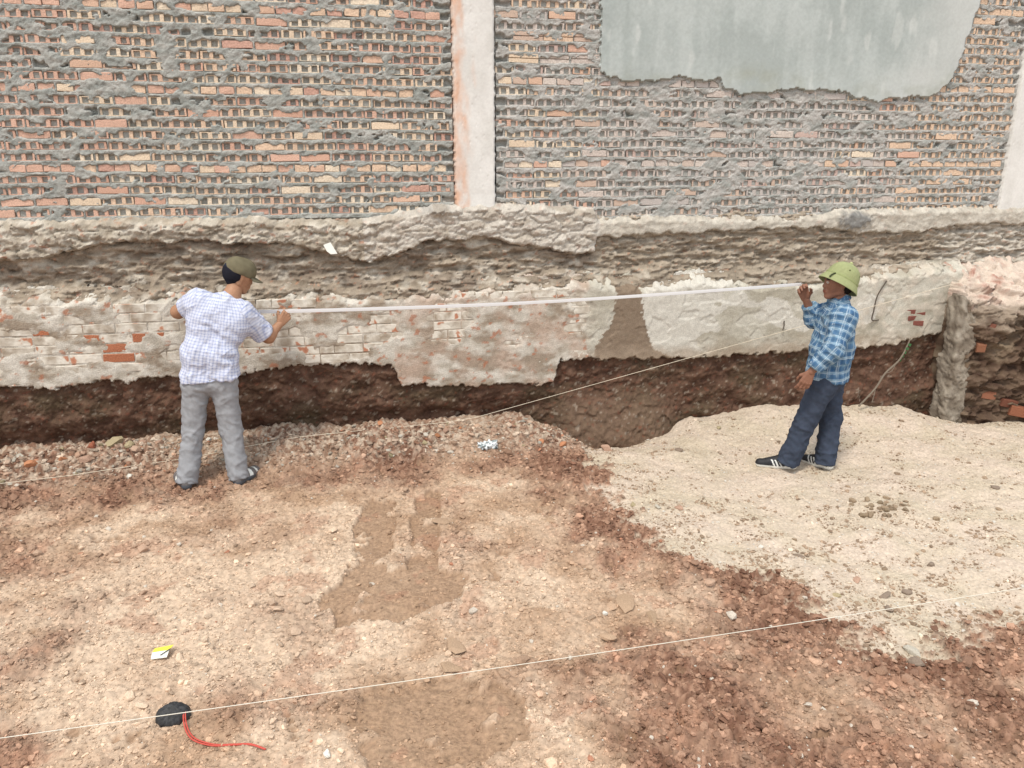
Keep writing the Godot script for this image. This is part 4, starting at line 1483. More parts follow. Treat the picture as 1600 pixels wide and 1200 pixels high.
func build_right_man() -> void:
	var t := thing("person", "man in blue plaid shirt, navy trousers and green pith helmet, in profile on the sand", "person", Vector3.ZERO)
	var ha := Vector3(2.415, 0.745, 1.36)
	var hb := Vector3(2.555, 0.73, 1.23)
	var ka := Vector3(2.345, 0.44, 1.3)
	var kb := Vector3(2.595, 0.41, 1.24)
	var aa := Vector3(2.27, 0.115, 1.23)
	var ab := Vector3(2.56, 0.105, 1.28)
	var sa := Vector3(2.465, 1.275, 1.43)
	var sb := Vector3(2.56, 1.25, 1.14)
	var ea := Vector3(2.36, 1.035, 1.5)
	var wa := Vector3(2.235, 0.87, 1.455)
	var eb := Vector3(2.485, 1.17, 1.04)
	var wb := Vector3(2.395, 1.325, 1.045)
	var head := Vector3(2.495, 1.475, 1.28)
	var face := Vector3(-0.97, 0.1, -0.22)
	var crown := Vector3(0.12, 0.98, 0.03)
	var skin := Color(0.27, 0.13, 0.085)
	var paint := skin_paint(skin, head, face, crown)
	var bones := [
		[ha, ka, 0.068, 0.05], [ka, aa, 0.05, 0.034], [hb, kb, 0.068, 0.05], [kb, ab, 0.05, 0.034], [ha, hb, 0.06, 0.06],
		[Vector3(2.49, 0.8, 1.29), Vector3(2.49, 1.0, 1.29), 0.08, 0.075], [Vector3(2.49, 1.0, 1.29), Vector3(2.51, 1.18, 1.29), 0.075, 0.08],
		[sa, sb, 0.058, 0.058], [Vector3(2.51, 1.24, 1.285), Vector3(2.53, 1.35, 1.28), 0.08, 0.054], [Vector3(2.53, 1.34, 1.28), Vector3(2.512, 1.43, 1.28), 0.053, 0.05],
		[sa, ea, 0.046, 0.04], [ea, wa, 0.04, 0.028], [sb, eb, 0.046, 0.04], [eb, wb, 0.04, 0.028],
		[aa, Vector3(2.2, 0.08, 1.18), 0.036, 0.03], [ab, Vector3(2.53, 0.07, 1.22), 0.036, 0.03]]
	var raised := hand_bones(wb, Vector3(-0.42, 0.88, 0.0), Vector3(-0.35, -0.1, 0.9), Vector3(0.75, 0.5, 0.1), 0.75)
	var hanging := hand_bones(wa, Vector3(-0.35, -0.93, -0.08), Vector3(0.35, -0.1, -0.9), Vector3(-0.9, 0.2, -0.2), 0.45, 0.3)
	put("body", join([body_mesh(bones, 0.011, 0.05, [], paint), body_mesh(head_bones(head, face, crown), 0.005, 0.02, [], paint), body_mesh(raised, 0.0036, 0.008, [], paint), body_mesh(hanging, 0.0036, 0.008, [], paint)]), mats.skin, t)
	var sleeve_a1 := [Vector3(2.47, 1.265, 1.425), ea, 0.082, 0.068]
	var sleeve_a2 := [ea, Vector3(2.255, 0.895, 1.462), 0.07, 0.056, true]
	var sleeve_b1 := [Vector3(2.55, 1.245, 1.15), eb, 0.08, 0.066]
	var sleeve_b2 := [eb, Vector3(2.422, 1.278, 1.043), 0.066, 0.054, true]
	var shirt := [
		[Vector3(2.45, 0.79, 1.33), Vector3(2.52, 0.785, 1.25), 0.135, 0.135], [Vector3(2.455, 0.95, 1.33), Vector3(2.52, 0.95, 1.25), 0.128, 0.13],
		[Vector3(2.45, 0.78, 1.31), Vector3(2.475, 1.0, 1.3), 0.135, 0.13], [Vector3(2.51, 0.78, 1.27), Vector3(2.52, 1.0, 1.28), 0.135, 0.13],
		[Vector3(2.485, 1.0, 1.33), Vector3(2.48, 1.18, 1.36), 0.13, 0.115], [Vector3(2.505, 1.0, 1.25), Vector3(2.53, 1.17, 1.22), 0.13, 0.115],
		[Vector3(2.47, 1.255, 1.42), Vector3(2.555, 1.24, 1.15), 0.08, 0.078], [Vector3(2.515, 1.25, 1.285), Vector3(2.527, 1.362, 1.28), 0.09, 0.066, true],
		sleeve_a1, sleeve_a2, sleeve_b1, sleeve_b2]
	var crease := func(p: Vector3, b: int) -> float:
		var f := n_crease.get_noise_3d(p.x * 0.9 + p.y * 0.4, p.y * 0.5, p.z * 0.9) * 0.007 + n_fold.get_noise_3dv(p * 1.2) * 0.009
		if b == 9 or b == 11:
			f += sin(p.y * 70.0 + p.x * 50.0) * 0.003
		return f + crumple(p * 0.7, -1.0) * 0.007
	put("shirt", join([body_mesh(shirt, 0.006, 0.05, [Plane(Vector3(-0.12, -1, 0.0).normalized(), Vector3(2.49, 0.762, 1.3))], plaid_shirt(2.49, 1.29, {8: sleeve_a1, 9: sleeve_a2, 10: sleeve_b1, 11: sleeve_b2}), crease)]), mats.cloth, t)
	# collar
	var col_bones := [[Vector3(2.535, 1.385, 1.33), Vector3(2.475, 1.345, 1.33), 0.02, 0.024], [Vector3(2.585, 1.375, 1.28), Vector3(2.535, 1.385, 1.33), 0.02, 0.02], [Vector3(2.535, 1.385, 1.23), Vector3(2.475, 1.345, 1.23), 0.02, 0.024], [Vector3(2.585, 1.375, 1.28), Vector3(2.535, 1.385, 1.23), 0.02, 0.02]]
	put("collar", join([body_mesh(col_bones, 0.006, 0.02, [], plaid_shirt(2.53, 1.28, {}))]), mats.cloth, t)
	var legs := [[ha, ka, 0.1, 0.08], [ka, Vector3(2.268, 0.07, 1.228), 0.078, 0.084, true], [hb, kb, 0.1, 0.078], [kb, Vector3(2.56, 0.052, 1.28), 0.077, 0.08, true], [ha + Vector3(0.01, 0.03, -0.02), hb + Vector3(-0.01, 0.03, 0.02), 0.112, 0.112]]
	var fold := func(p: Vector3, _b: int) -> float:
		var f := n_crease.get_noise_3d(p.x * 0.6, p.y * 0.9 + p.x * 0.8, p.z * 0.5) * 0.012 + n_fold.get_noise_3d(p.x, p.y * 0.8, p.z) * 0.008
		f = f * 0.7 + crumple(p * 0.55, -1.0) * 0.011
		return f * 0.75 + sin(p.y * 60.0 - p.x * 60.0 + n_fold.get_noise_3dv(p) * 9.0) * 0.003 * (smooth(0.3, 0.12, p.y) + 0.6 * smooth(0.1, 0.04, absf(p.y - 0.43)))
	var navy := func(p: Vector3, _b: int) -> Color:
		return scaled(Color(0.055, 0.068, 0.1), 1.0 + n_fold.get_noise_3dv(p * 2.0) * 0.15)
	put("trousers", join([body_mesh(legs, 0.008, 0.035, [Plane(Vector3.UP, Vector3(0, 0.86, 0))], navy, fold)]), mats.cloth, t)
	# running shoes: black uppers, white soles, three white stripes
	var spots := [[Vector3(2.312, 0, 1.235), Vector3(2.085, 0, 1.135)], [Vector3(2.585, 0, 1.3), Vector3(2.49, 0, 1.13)]]
	for k in 2:
		var heel: Vector3 = spots[k][0]
		var toe: Vector3 = spots[k][1]
		var y := maxf(ground_at(heel.x, heel.z), ground_at(toe.x, toe.z)) - 0.004
		heel.y = y + 0.032
		toe.y = y + 0.03
		var along := (toe - heel).normalized()
		var shoe := [[heel, heel.lerp(toe, 0.5), 0.036, 0.038], [heel.lerp(toe, 0.5), toe, 0.038, 0.036], [heel + Vector3(0, 0.045, 0), heel.lerp(toe, 0.3) + Vector3(0, 0.05, 0), 0.036, 0.038], [heel.lerp(toe, 0.3) + Vector3(0, 0.05, 0), heel.lerp(toe, 0.75) + Vector3(0, 0.012, 0), 0.036, 0.036]]
		var tone := func(p: Vector3, _b: int) -> Color:
			var q := (p - heel).dot(along)
			var up := p.y - y
			if up < 0.027 + 0.006 * smooth(0.1, -0.02, q):
				return Color(0.78, 0.78, 0.74)
			var lean := fposmod(q - up * 0.5 - 0.07, 0.026)
			if q - up * 0.5 > 0.07 and q - up * 0.5 < 0.148 and lean < 0.011 and up < 0.075:
				return Color(0.75, 0.76, 0.74)
			return Color(0.02, 0.021, 0.024)
		put("shoe", join([body_mesh(shoe, 0.0045, 0.02, [Plane(Vector3.DOWN, Vector3(0, y, 0))], tone)]), mats.rubber, t)
	# hair under the helmet
	var f := face.normalized()
	var u := (crown - f * crown.dot(f)).normalized()
	put("hair", join([body_mesh([[head + u * 0.02 - f * 0.036, head + u * 0.04, 0.087, 0.083], [head - u * 0.02 - f * 0.05, head - u * 0.045 - f * 0.05, 0.05, 0.035]], 0.006, 0.02, [Plane(f, head - f * 0.02)], func(_p, _b): return Color(0.02, 0.018, 0.018))]), mats.cloth, t)
	# pith helmet, turned on a lathe and tipped back
	var hat := Node3D.new()
	hat.name = "pith_helmet"
	t.add_child(hat)
	hat.position = Vector3(2.513, 1.508, 1.28)
	hat.rotation = Vector3(0.05, 0.12, -0.52)
	hat.scale = Vector3.ONE * 0.94
	var profile := [Vector2(0.0, 0.142), Vector2(0.03, 0.139), Vector2(0.06, 0.129), Vector2(0.088, 0.108), Vector2(0.107, 0.08), Vector2(0.118, 0.045), Vector2(0.122, 0.012), Vector2(0.126, 0.004), Vector2(0.138, -0.018), Vector2(0.151, -0.048), Vector2(0.153, -0.055), Vector2(0.149, -0.056), Vector2(0.135, -0.026), Vector2(0.118, -0.004), Vector2(0.112, 0.04), Vector2(0.09, 0.09), Vector2(0.0, 0.13)]
	put("shell", lathe(profile, 40, 1.1, Color(0.31, 0.335, 0.17), 0.12), mats.felt, hat)
	put("band", lathe([Vector2(0.1225, 0.022), Vector2(0.1255, 0.02), Vector2(0.127, 0.006), Vector2(0.124, 0.004)], 40, 1.1, Color(0.3, 0.335, 0.16)), mats.felt, hat)
	put("button", lathe([Vector2(0.0, 0.158), Vector2(0.009, 0.156), Vector2(0.014, 0.149), Vector2(0.012, 0.138), Vector2(0.0, 0.137)], 14, 1.0, Color(0.46, 0.49, 0.25)), mats.felt, hat)
	var strap := []
	for k in 9:
		var a := lerpf(-0.42, 0.42, k / 8.0)
		strap.append(Vector3(-0.151 * cos(a) * 1.1, -0.01, 0.151 * sin(a)))
	put("strap", tube([Vector3(-0.128, 0.006, 0.05), Vector3(-0.14, -0.001, 0.05), Vector3(-0.155, -0.018, 0.052), Vector3(-0.165, -0.04, 0.054)], [0.006], 6), plain(Color(0.05, 0.06, 0.03)), hat)
	for v in [Vector3(-0.06, 0.075, 0.094), Vector3(0.05, 0.075, 0.096)]:
		put("vent", lathe([Vector2(0.0, 0.004), Vector2(0.006, 0.003), Vector2(0.007, -0.004)], 10, 1.0, Color(0.12, 0.14, 0.06)), mats.felt, hat, v).rotation.x = 0.95

func lathe(profile: Array, sides: int, stretch: float, tone: Color, mottle := 0.0) -> ArrayMesh:
	var p := PackedVector3Array()
	var c := PackedColorArray()
	for k in range(profile.size() - 1, -1, -1):
		for s in sides + 1:
			var a := -TAU * s / sides
			p.append(Vector3(profile[k].x * cos(a) * stretch, profile[k].y, profile[k].x * sin(a)))
			c.append(scaled(tone, 1.0 + mottle * n_crease.get_noise_3dv(p[-1] * 1.5)))
	return grid_mesh(p, c, sides + 1, profile.size())

# ---------------------------------------------------------------- small things
func rock(called: String, label: String, category: String, x: float, z: float, size: Vector3, tone: Color, key: int, group := "", sink := 0.35) -> void:
	var y := ground_at(x, z) + size.y * (1.0 - 2.0 * sink) * 0.75
	var o := put(called, stone_mesh(key, size, true, tone), mats.clod, self, Vector3(x, y, z))
	o.rotation = Vector3(rng.randf_range(-0.15, 0.15), rng.randf() * TAU if size.x < size.z * 2.0 else rng.randf_range(-0.4, 0.4), rng.randf_range(-0.15, 0.15))
	tag(o, label, category, group)

func build_stones() -> void:
	rng.seed = 1234
	var foot := [[-3.55, 0.26, 0.05, "pale", "pale rounded stone at the far left foot of the soil face"], [-3.42, 0.44, 0.055, "orange", "orange brick chunk among rubble at the far left"], [-3.04, 0.26, 0.055, "red", "dark red brick chunk against the soil face"],
		[-2.88, 0.26, 0.085, "tan", "large tan stone left of the man in the checked shirt"], [-2.76, 0.31, 0.055, "tan", "middling tan stone beside the large one at the soil foot"], [-2.68, 0.24, 0.045, "rose", "pinkish brick stone behind the tan stones"],
		[-2.7, 0.62, 0.042, "white", "white plaster lump on the rubble left of the man's sandals"], [-3.04, 0.42, 0.055, "rose", "pinkish clod in the rubble below the dark red chunk"], [-2.2, 0.24, 0.05, "white", "white stone seen between the man's trouser legs"],
		[-2.55, 0.28, 0.05, "rose", "pinkish stone close left of the grey trousers"], [0.44, 0.52, 0.045, "orange", "orange brick crumb at the end of the soil face"], [0.62, 0.56, 0.045, "orange", "orange brick crumb nearest the sand"], [0.98, 0.62, 0.07, "rose", "pinkish rock at the top corner of the sand"],
		[-0.85, 0.27, 0.035, "orange", "small orange brick bit at the foot of the middle soil face"]]
	var tones := {"pale": Color(0.5, 0.46, 0.39), "orange": Color(0.52, 0.24, 0.13), "red": Color(0.36, 0.13, 0.08), "tan": Color(0.42, 0.35, 0.22), "rose": Color(0.46, 0.3, 0.22), "white": Color(0.68, 0.65, 0.58)}
	for k in foot.size():
		var q: Array = foot[k]
		rock("brick_chunk" if q[3] in ["orange", "red"] else "stone", q[4], "brick" if q[3] in ["orange", "red"] else "stone", q[0], q[1], Vector3(q[2], q[2] * 0.62, q[2] * 0.75), tones[q[3]], 1300 + k, "", 0.28)
	for k in 70:
		var x := rng.randf_range(-4.2, 0.75)
		var z := rng.randf_range(0.2, 0.62)
		var r := rng.randf_range(0.016, 0.042)
		var kind: String = ["pale", "rose", "tan", "rose", "pale", "rose", "tan", "orange"][rng.randi() % 8]
		var place: String = "left of the man in the checked shirt" if x < -2.3 else ("behind his sandals" if x < -1.7 else ("right of the checked-shirt man" if x < -0.6 else "near the silvery bag"))
		rock("rubble_stone", "small %s rubble stone at the soil face, %s" % [{"rose": "rosy"}.get(kind, kind), place], "stone", x, z, Vector3(r, r * 0.65, r * 0.8), tones[kind] * rng.randf_range(0.6, 0.95), 1400 + k % 12, "rubble stones along the foot of the soil face")
	# stones on the sand
	var on_sand := [[0.96, 1.8, 0.03, "pale", "pointed pale stone at the left edge of the sand"], [0.82, 1.68, 0.03, "tan", "tan stone near the sand's left edge"], [1.11, 1.82, 0.035, "rose", "flat rosy stone right of the pointed one"], [1.87, 2.96, 0.045, "grey", "grey-brown stone in the lower sand beside the string"], [2.01, 2.96, 0.032, "grey", "small grey stone right of the grey-brown one"],
		[2.37, 2.71, 0.035, "grey", "dark flat stone out on the right of the sand"], [1.82, 2.77, 0.032, "rose", "square rosy stone above the grey-brown one"], [1.63, 2.46, 0.035, "grey", "grey stone in the middle of the sand"], [3.6, 1.86, 0.04, "grey", "long dark stone near the sand's right edge"], [2.09, 0.4, 0.035, "tan", "tan stone high on the sand slope"],
		[1.54, 0.81, 0.04, "grey", "low grey stone below the sand slope"], [1.65, 3.47, 0.045, "pale", "pale broken stone where the sand meets dark clods"], [1.58, 3.58, 0.04, "grey", "dark stone under the pale broken one"], [1.58, 2.94, 0.03, "tan", "small tan stone left in the lower sand"], [1.78, 3.11, 0.032, "grey", "grey stone just below the long string"]]
	tones["grey"] = Color(0.26, 0.2, 0.16)
	for k in on_sand.size():
		var q: Array = on_sand[k]
		rock("stone", q[4], "stone", q[0], q[1], Vector3(q[2] * 1.15, q[2] * 0.55, q[2] * 0.75), tones[q[3]], 1500 + k, "", 0.3)
	for k in 34:
		var a := rng.randf() * TAU
		var d := absf(rng.randfn()) * 0.11
		var r := rng.randf_range(0.014, 0.034)
		rock("clay_clod", "grey-brown clod in the small heap on the sand", "clod", 2.56 + cos(a) * d * 1.6, 2.03 + sin(a) * d, Vector3(r, r * 0.7, r * 0.8), Color(0.28, 0.21, 0.145) * rng.randf_range(0.8, 1.25), 1600 + k % 9, "clods heaped on the sand in front of the blue-shirted man", 0.25)
	for k in 90:
		var x := rng.randf_range(1.0, 4.6)
		var z := rng.randf_range(0.5, 3.3)
		if x > 4.9 - (z - 0.6) * 0.85 or x < sand_edge.at(z) + 0.1:
			continue
		var r := rng.randf_range(0.009, 0.024)
		rock("pebble", "small brown pebble on the pale sand, %s" % ("behind the man with the helmet" if z < 1.1 else ("in front of the man with the helmet" if z < 2.1 else "down near the long string")), "pebble", x, z, Vector3(r * 1.3, r * 0.6, r * 0.8), Color(0.3, 0.22, 0.155) * rng.randf_range(0.8, 1.5), 1700 + k % 12, "brown pebbles scattered on the sand")
	# clods and flat slabs on the brown earth
	var slabs := [[-0.59, 3.05, 0.1, "smooth curved clay slab in the lower middle, above the long string"], [-0.64, 3.2, 0.085, "smooth clay slab touching the long string"], [0.35, 2.85, 0.12, "flat reddish clay slab right of the white pebble"], [-0.52, 1.72, 0.09, "long reddish clay slab in the middle of the pit"], [0.17, 3.14, 0.07, "small brown slab just above the long string"], [0.45, 2.98, 0.075, "brown slab right of the flat reddish one"], [0.19, 1.84, 0.095, "rosy slab by the dark clods at the sand's edge"]]
	for k in slabs.size():
		var q: Array = slabs[k]
		rock("clay_slab", q[3], "clay slab", q[0], q[1], Vector3(q[2] * 0.85, 0.016, q[2] * 0.5), Color(0.43, 0.3, 0.205) * rng.randf_range(0.9, 1.2), 1800 + k, "", 0.3)
	rock("pebble", "white pebble on the brown earth, left of the flat reddish slab", "pebble", 0.216, 2.92, Vector3(0.022, 0.016, 0.018), Color(0.74, 0.72, 0.66), 1850, "", 0.2)
	rock("pebble", "white pebble at the bottom edge, below the red wire's end", "pebble", -1.2, 3.7, Vector3(0.022, 0.018, 0.018), Color(0.78, 0.76, 0.7), 1851, "", 0.2)
	for k in 120:
		var z := rng.randf_range(0.9, 4.3)
		var x := rng.randf_range(-4.0 + (z - 0.9) * 0.5, 2.6)
		ground_kind(x, z)
		if sand > 0.4 or pressed > 0.4 or rng.randf() > 0.25 + dark:
			continue
		var r := rng.randf_range(0.02, 0.044)
		rock("earth_clod", "angular brown clod on the earth, %s" % ("up towards the wall" if z < 1.7 else ("in the middle of the pit" if z < 2.9 else "down by the long string")), "clod", x, z, Vector3(r, r * 0.6, r * 0.8), ground_hue(x, z) * rng.randf_range(0.85, 1.2), 1900 + k % 14, "clods on the brown earth")

func build_tape() -> void:
	var pts := [Vector3(-2.2, 1.245, 0.215), Vector3(-1.497, 1.262, 0.385), Vector3(-0.788, 1.277, 0.5), Vector3(0.172, 1.306, 0.645), Vector3(1.14, 1.359, 0.805), Vector3(2.342, 1.447, 1.04)]
	var line := spline(pts, 14)
	var p := PackedVector3Array()
	var c := PackedColorArray()
	for k in line.size():
		var w := lerpf(0.015, 0.012, float(k) / line.size())
		var tilt := Vector3(0, 1, 0.25).normalized()
		for q in [[-w, -0.0012], [w, -0.0012], [w, 0.0012], [-w, 0.0012], [-w, -0.0012]]:
			p.append(line[k] + tilt * q[0] + Vector3(0, -0.25, 1).normalized() * q[1])
			c.append(Color(0.88, 0.9, 0.93))
	var tape := thing("measuring_tape", "long white measuring tape stretched between the two men", "tape")
	put("ribbon", grid_mesh(p, c, 5, line.size()), mats.paper, tape)
	var box := body_mesh([[Vector3(-2.23, 1.24, 0.215), Vector3(-2.17, 1.24, 0.225), 0.032, 0.032], [Vector3(-2.23, 1.275, 0.215), Vector3(-2.17, 1.275, 0.225), 0.03, 0.03]], 0.006, 0.015, [], func(_p, _b): return Color(0.03, 0.03, 0.035))
	put("case", join([box]), mats.rubber, tape)
	put("cord", tube(spline([Vector3(-2.25, 1.26, 0.24), Vector3(-2.232, 1.225, 0.27), Vector3(-2.2, 1.19, 0.29), Vector3(-2.17, 1.17, 0.28)], 5), [0.005], 6), plain(Color(0.03, 0.03, 0.03)), tape)

func build_small_things() -> void:
	# strings
	var near := []
	for k in 25:
		var s := k / 24.0
		near.append(Vector3(-3.6, 0.165, 3.467).lerp(Vector3(3.7, 0.13, 3.205), s) - Vector3(0, 0.03 * sin(PI * s), 0))
	tag(put("guide_string", tube(near, [0.002], 5), plain(Color(0.7, 0.66, 0.57))), "white string stretched low across the whole foreground", "string")
	var far := [Vector3(4.514, 1.315, 0.3), Vector3(2.9, 0.83, 0.36), Vector3(1.3, 0.48, 0.37), Vector3(0.0, 0.225, 0.36)]
	far = [Vector3(4.514, 1.315, 0.3), Vector3(-0.3, 0.215, 0.235)]
	var run := []
	for k in 20:
		run.append(far[0].lerp(far[1], k / 20.0))
	for q in [[-0.3, 0.235], [-0.7, 0.27], [-1.1, 0.31], [-1.5, 0.36], [-1.9, 0.4], [-2.3, 0.46], [-2.7, 0.52], [-3.1, 0.6], [-3.55, 0.68], [-4.2, 0.78]]:
		run.append(Vector3(q[0], ground_at(q[0], q[1]) + 0.02, q[1]))
	tag(put("guide_string", tube(run, [0.0022], 5), plain(Color(0.68, 0.6, 0.48))), "thin tan string slanting from the earth bank down to the rubble", "string")
	# root leaning on the soil
	var root := thing("tree_root", "bare grey-brown root leaning on the dark soil behind the blue-shirted man", "root")
	var skin := mineral("bark", Color(0.23, 0.19, 0.15), 2, 0.2, -1.0, 1.0, 0.3)
	put("stem", tube(spline([Vector3(4.06, 0.76, 0.2), Vector3(3.952, 0.576, 0.235), Vector3(3.803, 0.448, 0.25), Vector3(3.702, 0.31, 0.27), Vector3(3.54, 0.155, 0.29)], 6), [0.005, 0.006, 0.006, 0.007, 0.007, 0.008, 0.008, 0.008, 0.009], 7), skin, root)
	put("twig", tube(spline([Vector3(3.705, 0.315, 0.27), Vector3(3.69, 0.26, 0.285), Vector3(3.675, 0.19, 0.29)], 4), [0.006, 0.004], 6), skin, root)
	put("twig", tube(spline([Vector3(3.81, 0.45, 0.25), Vector3(3.86, 0.47, 0.26), Vector3(3.9, 0.535, 0.25)], 4), [0.005, 0.003], 6), skin, root)
	var leaf := []
	var leaf_tri := PackedVector3Array()
	var leaf_tone := PackedColorArray()
	for k in 5:
		var o := Vector3(4.02 - k * 0.02, 0.7 - k * 0.035, 0.225)
		quad(leaf_tri, leaf_tone, o, o + Vector3(0.02, -0.012, 0.012), o + Vector3(0.035, 0.012, 0.006), o + Vector3(0.012, 0.018, -0.004), Color(0.05, 0.12, 0.05))
	put("leaf", flat_mesh(leaf_tri, leaf_tone), mats.cloth, root)
	# wires on the footing
	tag(put("bent_wire", tube(spline([Vector3(3.75, 1.3, 0.165), Vector3(3.657, 1.171, 0.19), Vector3(3.631, 1.036, 0.2), Vector3(3.631, 0.95, 0.195), Vector3(3.72, 0.94, 0.165)], 6), [0.006], 6), plain(Color(0.1, 0.08, 0.065))), "dark bent wire sticking from the footing right of the helmet", "wire")
	tag(put("iron_nail", tube([Vector3(2.765, 0.97, 0.16), Vector3(2.755, 0.93, 0.185), Vector3(2.742, 0.889, 0.19)], [0.007, 0.006, 0.004], 6), plain(Color(0.09, 0.075, 0.06))), "short dark nail in the footing left of the blue-shirted man", "nail")
	# white tile shard on the ledge
	var shard := PackedVector3Array()
	var tone := PackedColorArray()
	var rim := [Vector3(-0.045, 0.04, 0), Vector3(0.012, 0.05, 0), Vector3(0.045, -0.045, 0), Vector3(-0.005, -0.04, 0), Vector3(-0.03, -0.012, 0)]
	for k in 5:
		for v in [Vector3.ZERO, rim[(k + 1) % 5], rim[k]]:
			shard.append(v + Vector3(0, 0, 0.006))
			tone.append(Color(0.78, 0.77, 0.72))
	for k in 5:
		quad(shard, tone, rim[(k + 1) % 5] + Vector3(0, 0, -0.006), rim[k] + Vector3(0, 0, -0.006), rim[k] + Vector3(0, 0, 0.006), rim[(k + 1) % 5] + Vector3(0, 0, 0.006), Color(0.6, 0.57, 0.5))
	var sh := put("tile_shard", flat_mesh(shard, tone), plain(Color.WHITE, 0.35), self, Vector3(-1.165, 1.695, 0.165))
	sh.rotation = Vector3(-0.2, 0.1, 0.15)
	tag(sh, "white tile shard caught in the lower edge of the ledge", "tile")
	# crumpled plastic bag
	var bag := body_mesh([[Vector3(-0.05, 0.025, 0), Vector3(0.045, 0.03, 0.005), 0.032, 0.036]], 0.0065, 0.02, [], func(p: Vector3, _b): return Color(0.7, 0.74, 0.76) if n_crease.get_noise_3dv(p * 2.5) > -0.05 else Color(0.2, 0.24, 0.25), func(p: Vector3, _b): return absf(n_crease.get_noise_3dv(p * 1.8)) * 0.034 - 0.008)
	var bo := put("plastic_bag", join([bag]), mats.plastic, self, Vector3(-0.015, ground_at(-0.015, 0.56) - 0.004, 0.56))
	tag(bo, "crumpled silvery plastic bag on the rubble in the middle", "bag")
	# black lump with two red wires
	var lump := thing("cable_plug", "black rounded plug with red wires lying on the dry earth", "plug", Vector3(-1.85, ground_at(-1.85, 3.33) - 0.014, 3.33))
	var ball := body_mesh([[Vector3(-0.03, 0.03, 0.0), Vector3(0.028, 0.032, -0.004), 0.043, 0.04], [Vector3(0, 0.02, 0.0), Vector3(0, 0.058, -0.01), 0.055, 0.024]], 0.006, 0.03, [Plane(Vector3.DOWN, Vector3(0, -0.012, 0))], func(p: Vector3, _b): return scaled(Color(0.032, 0.032, 0.034), 1.0 + n_crease.get_noise_3dv(p * 4.0) * 0.8), func(p: Vector3, _b): return sin(atan2(p.x, p.z) * 14.0) * 0.0022 + n_crease.get_noise_3dv(p * 1.2) * 0.003)
	put("shell", join([ball]), mats.rubber, lump)
	for s in 2:
		var w := []
		for q in [[-0.0 + 0.045, 0.055, 0.02], [0.052, 0.035, 0.06], [0.075, 0.014, 0.115], [0.115, 0.01, 0.165], [0.19, 0.01, 0.205], [0.27, 0.008, 0.225], [0.34, 0.004, 0.245], [0.4, -0.004, 0.27]]:
			var x: float = -1.85 + q[0]
			var z: float = 3.33 + q[2]
			var gh := ground_at(x, z) - ground_at(-1.85, 3.33) + 0.014
			w.append(Vector3(q[0] + s * 0.006 * (1.0 - q[0]), maxf(q[1], gh + 0.006), q[2] - s * 0.012 + s * 0.03 * q[0]))
		put("wire", tube(spline(w, 5), [0.0032], 6), plain(Color(0.5, 0.085, 0.065), 0.6), lump)
	# yellow and white scrap of packaging
	var cx := -2.0
	var cz := 2.86
	var card := PackedVector3Array()
	var ctone := PackedColorArray()
	var cy := ground_at(cx, cz)
	var corners := [Vector3(-0.042, 0.012, 0.032), Vector3(0.03, 0.016, 0.036), Vector3(0.036, 0.03, 0.0), Vector3(-0.042, 0.026, 0.0), Vector3(0.05, 0.034, -0.034), Vector3(-0.036, 0.028, -0.03)]
	quad(card, ctone, corners[0], corners[1], corners[2], corners[3], Color(0.8, 0.78, 0.68))
	quad(card, ctone, corners[3], corners[2], corners[4], corners[5], Color(0.8, 0.66, 0.08))
	for k in 6:
		corners[k] -= Vector3(0, 0.0025, 0)
	quad(card, ctone, corners[1], corners[0], corners[3], corners[2], Color(0.7, 0.68, 0.6))
	quad(card, ctone, corners[2], corners[3], corners[5], corners[4], Color(0.7, 0.68, 0.6))
	var scrap := thing("paper_scrap", "folded yellow and white scrap of card on the dry earth", "scrap", Vector3(cx, cy, cz))
	put("sheet", flat_mesh(card, ctone), mats.paper, scrap)
	put("dark_edge", tube([Vector3(0.0, 0.024, 0.026), Vector3(0.042, 0.036, -0.002)], [0.0025], 5), plain(Color(0.04, 0.04, 0.05)), scrap)

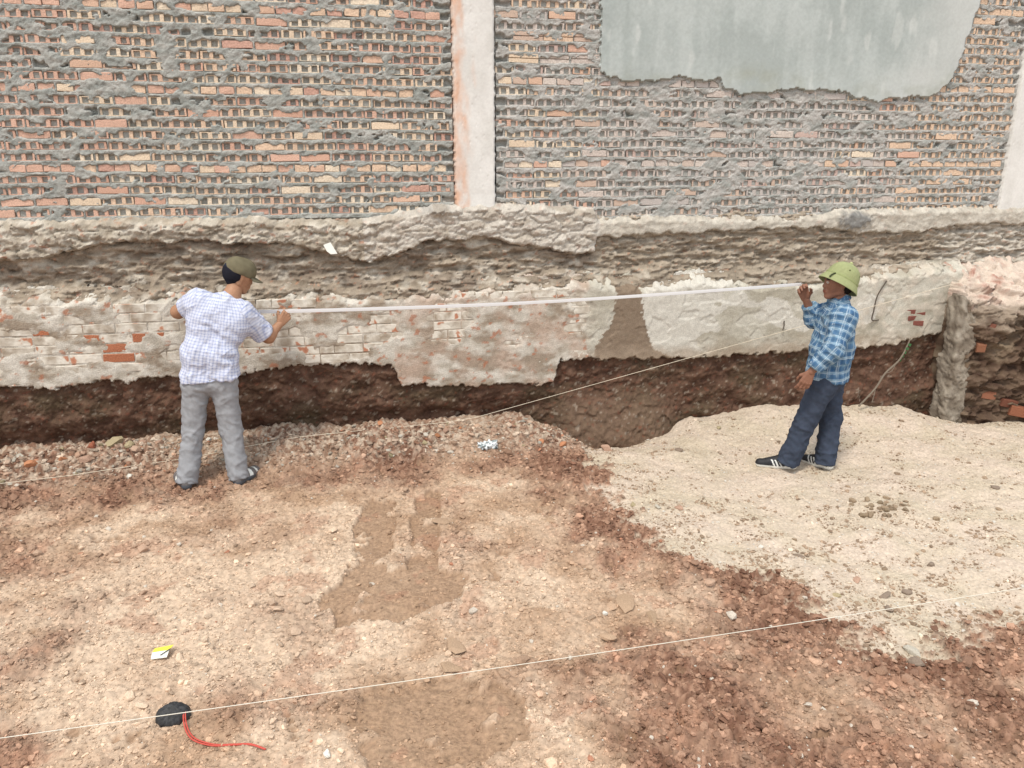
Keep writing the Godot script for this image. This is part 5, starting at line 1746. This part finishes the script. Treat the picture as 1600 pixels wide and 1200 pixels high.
func _ready() -> void:
	# camera
	var cam := Camera3D.new()
	cam.name = "camera"
	cam.fov = 53.13
	cam.far = 200.0
	add_child(cam)
	cam.position = CAMERA_AT
	cam.rotation_degrees = Vector3(-16.2, -11.5, 0)
	cam.current = true
	# overcast sky
	var sky_look := ProceduralSkyMaterial.new()
	sky_look.sky_top_color = Color(0.86, 0.885, 0.91)
	sky_look.sky_horizon_color = Color(0.93, 0.935, 0.93)
	sky_look.sky_curve = 0.25
	sky_look.ground_bottom_color = Color(0.42, 0.37, 0.32)
	sky_look.ground_horizon_color = Color(0.6, 0.57, 0.53)
	var sky := Sky.new()
	sky.sky_material = sky_look
	var env := Environment.new()
	env.background_mode = Environment.BG_SKY
	env.sky = sky
	env.tonemap_mode = Environment.TONE_MAPPER_LINEAR
	env.tonemap_exposure = 1.7
	env.sdfgi_enabled = true
	env.ssao_enabled = true
	env.ssil_enabled = true
	var around := WorldEnvironment.new()
	around.name = "surroundings"
	around.environment = env
	add_child(around)
	# the sun behind thin cloud, high over the camera's left shoulder
	var sun := DirectionalLight3D.new()
	sun.name = "sun"
	sun.light_color = Color(1.0, 0.965, 0.91)
	sun.light_energy = 0.5
	sun.light_angular_distance = 10.0
	sun.shadow_enabled = true
	add_child(sun)
	sun.look_at_from_position(Vector3.ZERO, Vector3(0.35, -1.0, -0.42))

	for k in 3:
		grains.append(grain(20 + k, 0.03 + 0.012 * k, 0.72, 1.12, 5))
		reliefs.append(relief(30 + k, 0.03 + 0.015 * k, 5))
	mats.soil = mineral("soil", Color.WHITE, 0, 0.42, -1.0, 1.0, 0.6)
	mats.clod = mineral("clod", Color.WHITE, 1, 0.25, -1.0, 1.0, 0.35)
	mats.mortar = mineral("mortar", Color.WHITE, 2, 0.3, -1.0, 1.0, 0.5)
	mats.render = mineral("render", Color.WHITE, 0, 0.9, 0.93, 1.03, 0.015)
	mats.rough_stone = mineral("rough_stone", Color.WHITE, 1, 0.35, -1.0, 1.0, 0.3)
	mats.skin = plain(Color.WHITE, 0.55, 0.4)
	mats.skin.albedo_texture = grain(28, 0.03, 0.8, 1.1, 5)
	mats.skin.uv1_triplanar = true
	mats.skin.uv1_scale = Vector3.ONE * 5.0
	mats.cloth = plain(Color.WHITE, 0.92, 0.15)
	mats.cloth.albedo_texture = grain(27, 0.02, 0.82, 1.08, 5)
	mats.cloth.uv1_triplanar = true
	mats.cloth.uv1_scale = Vector3.ONE * 2.2
	mats.rubber = plain(Color.WHITE, 0.6, 0.4)
	mats.felt = plain(Color.WHITE, 0.85, 0.2)
	mats.felt.albedo_texture = mats.cloth.albedo_texture
	mats.felt.uv1_triplanar = true
	mats.felt.uv1_scale = Vector3.ONE * 4.0
	mats.paper = plain(Color.WHITE, 0.5, 0.4)
	mats.plastic = plain(Color.WHITE, 0.25, 0.5)

	var t0 := Time.get_ticks_msec()
	build_ground()
	print("ground ", Time.get_ticks_msec() - t0)
	build_walls()
	build_bank()
	print("walls ", Time.get_ticks_msec() - t0)
	build_left_man()
	build_right_man()
	print("men ", Time.get_ticks_msec() - t0)
	build_tape()
	build_small_things()
	build_stones()
	build_clods()
	print("all ", Time.get_ticks_msec() - t0)
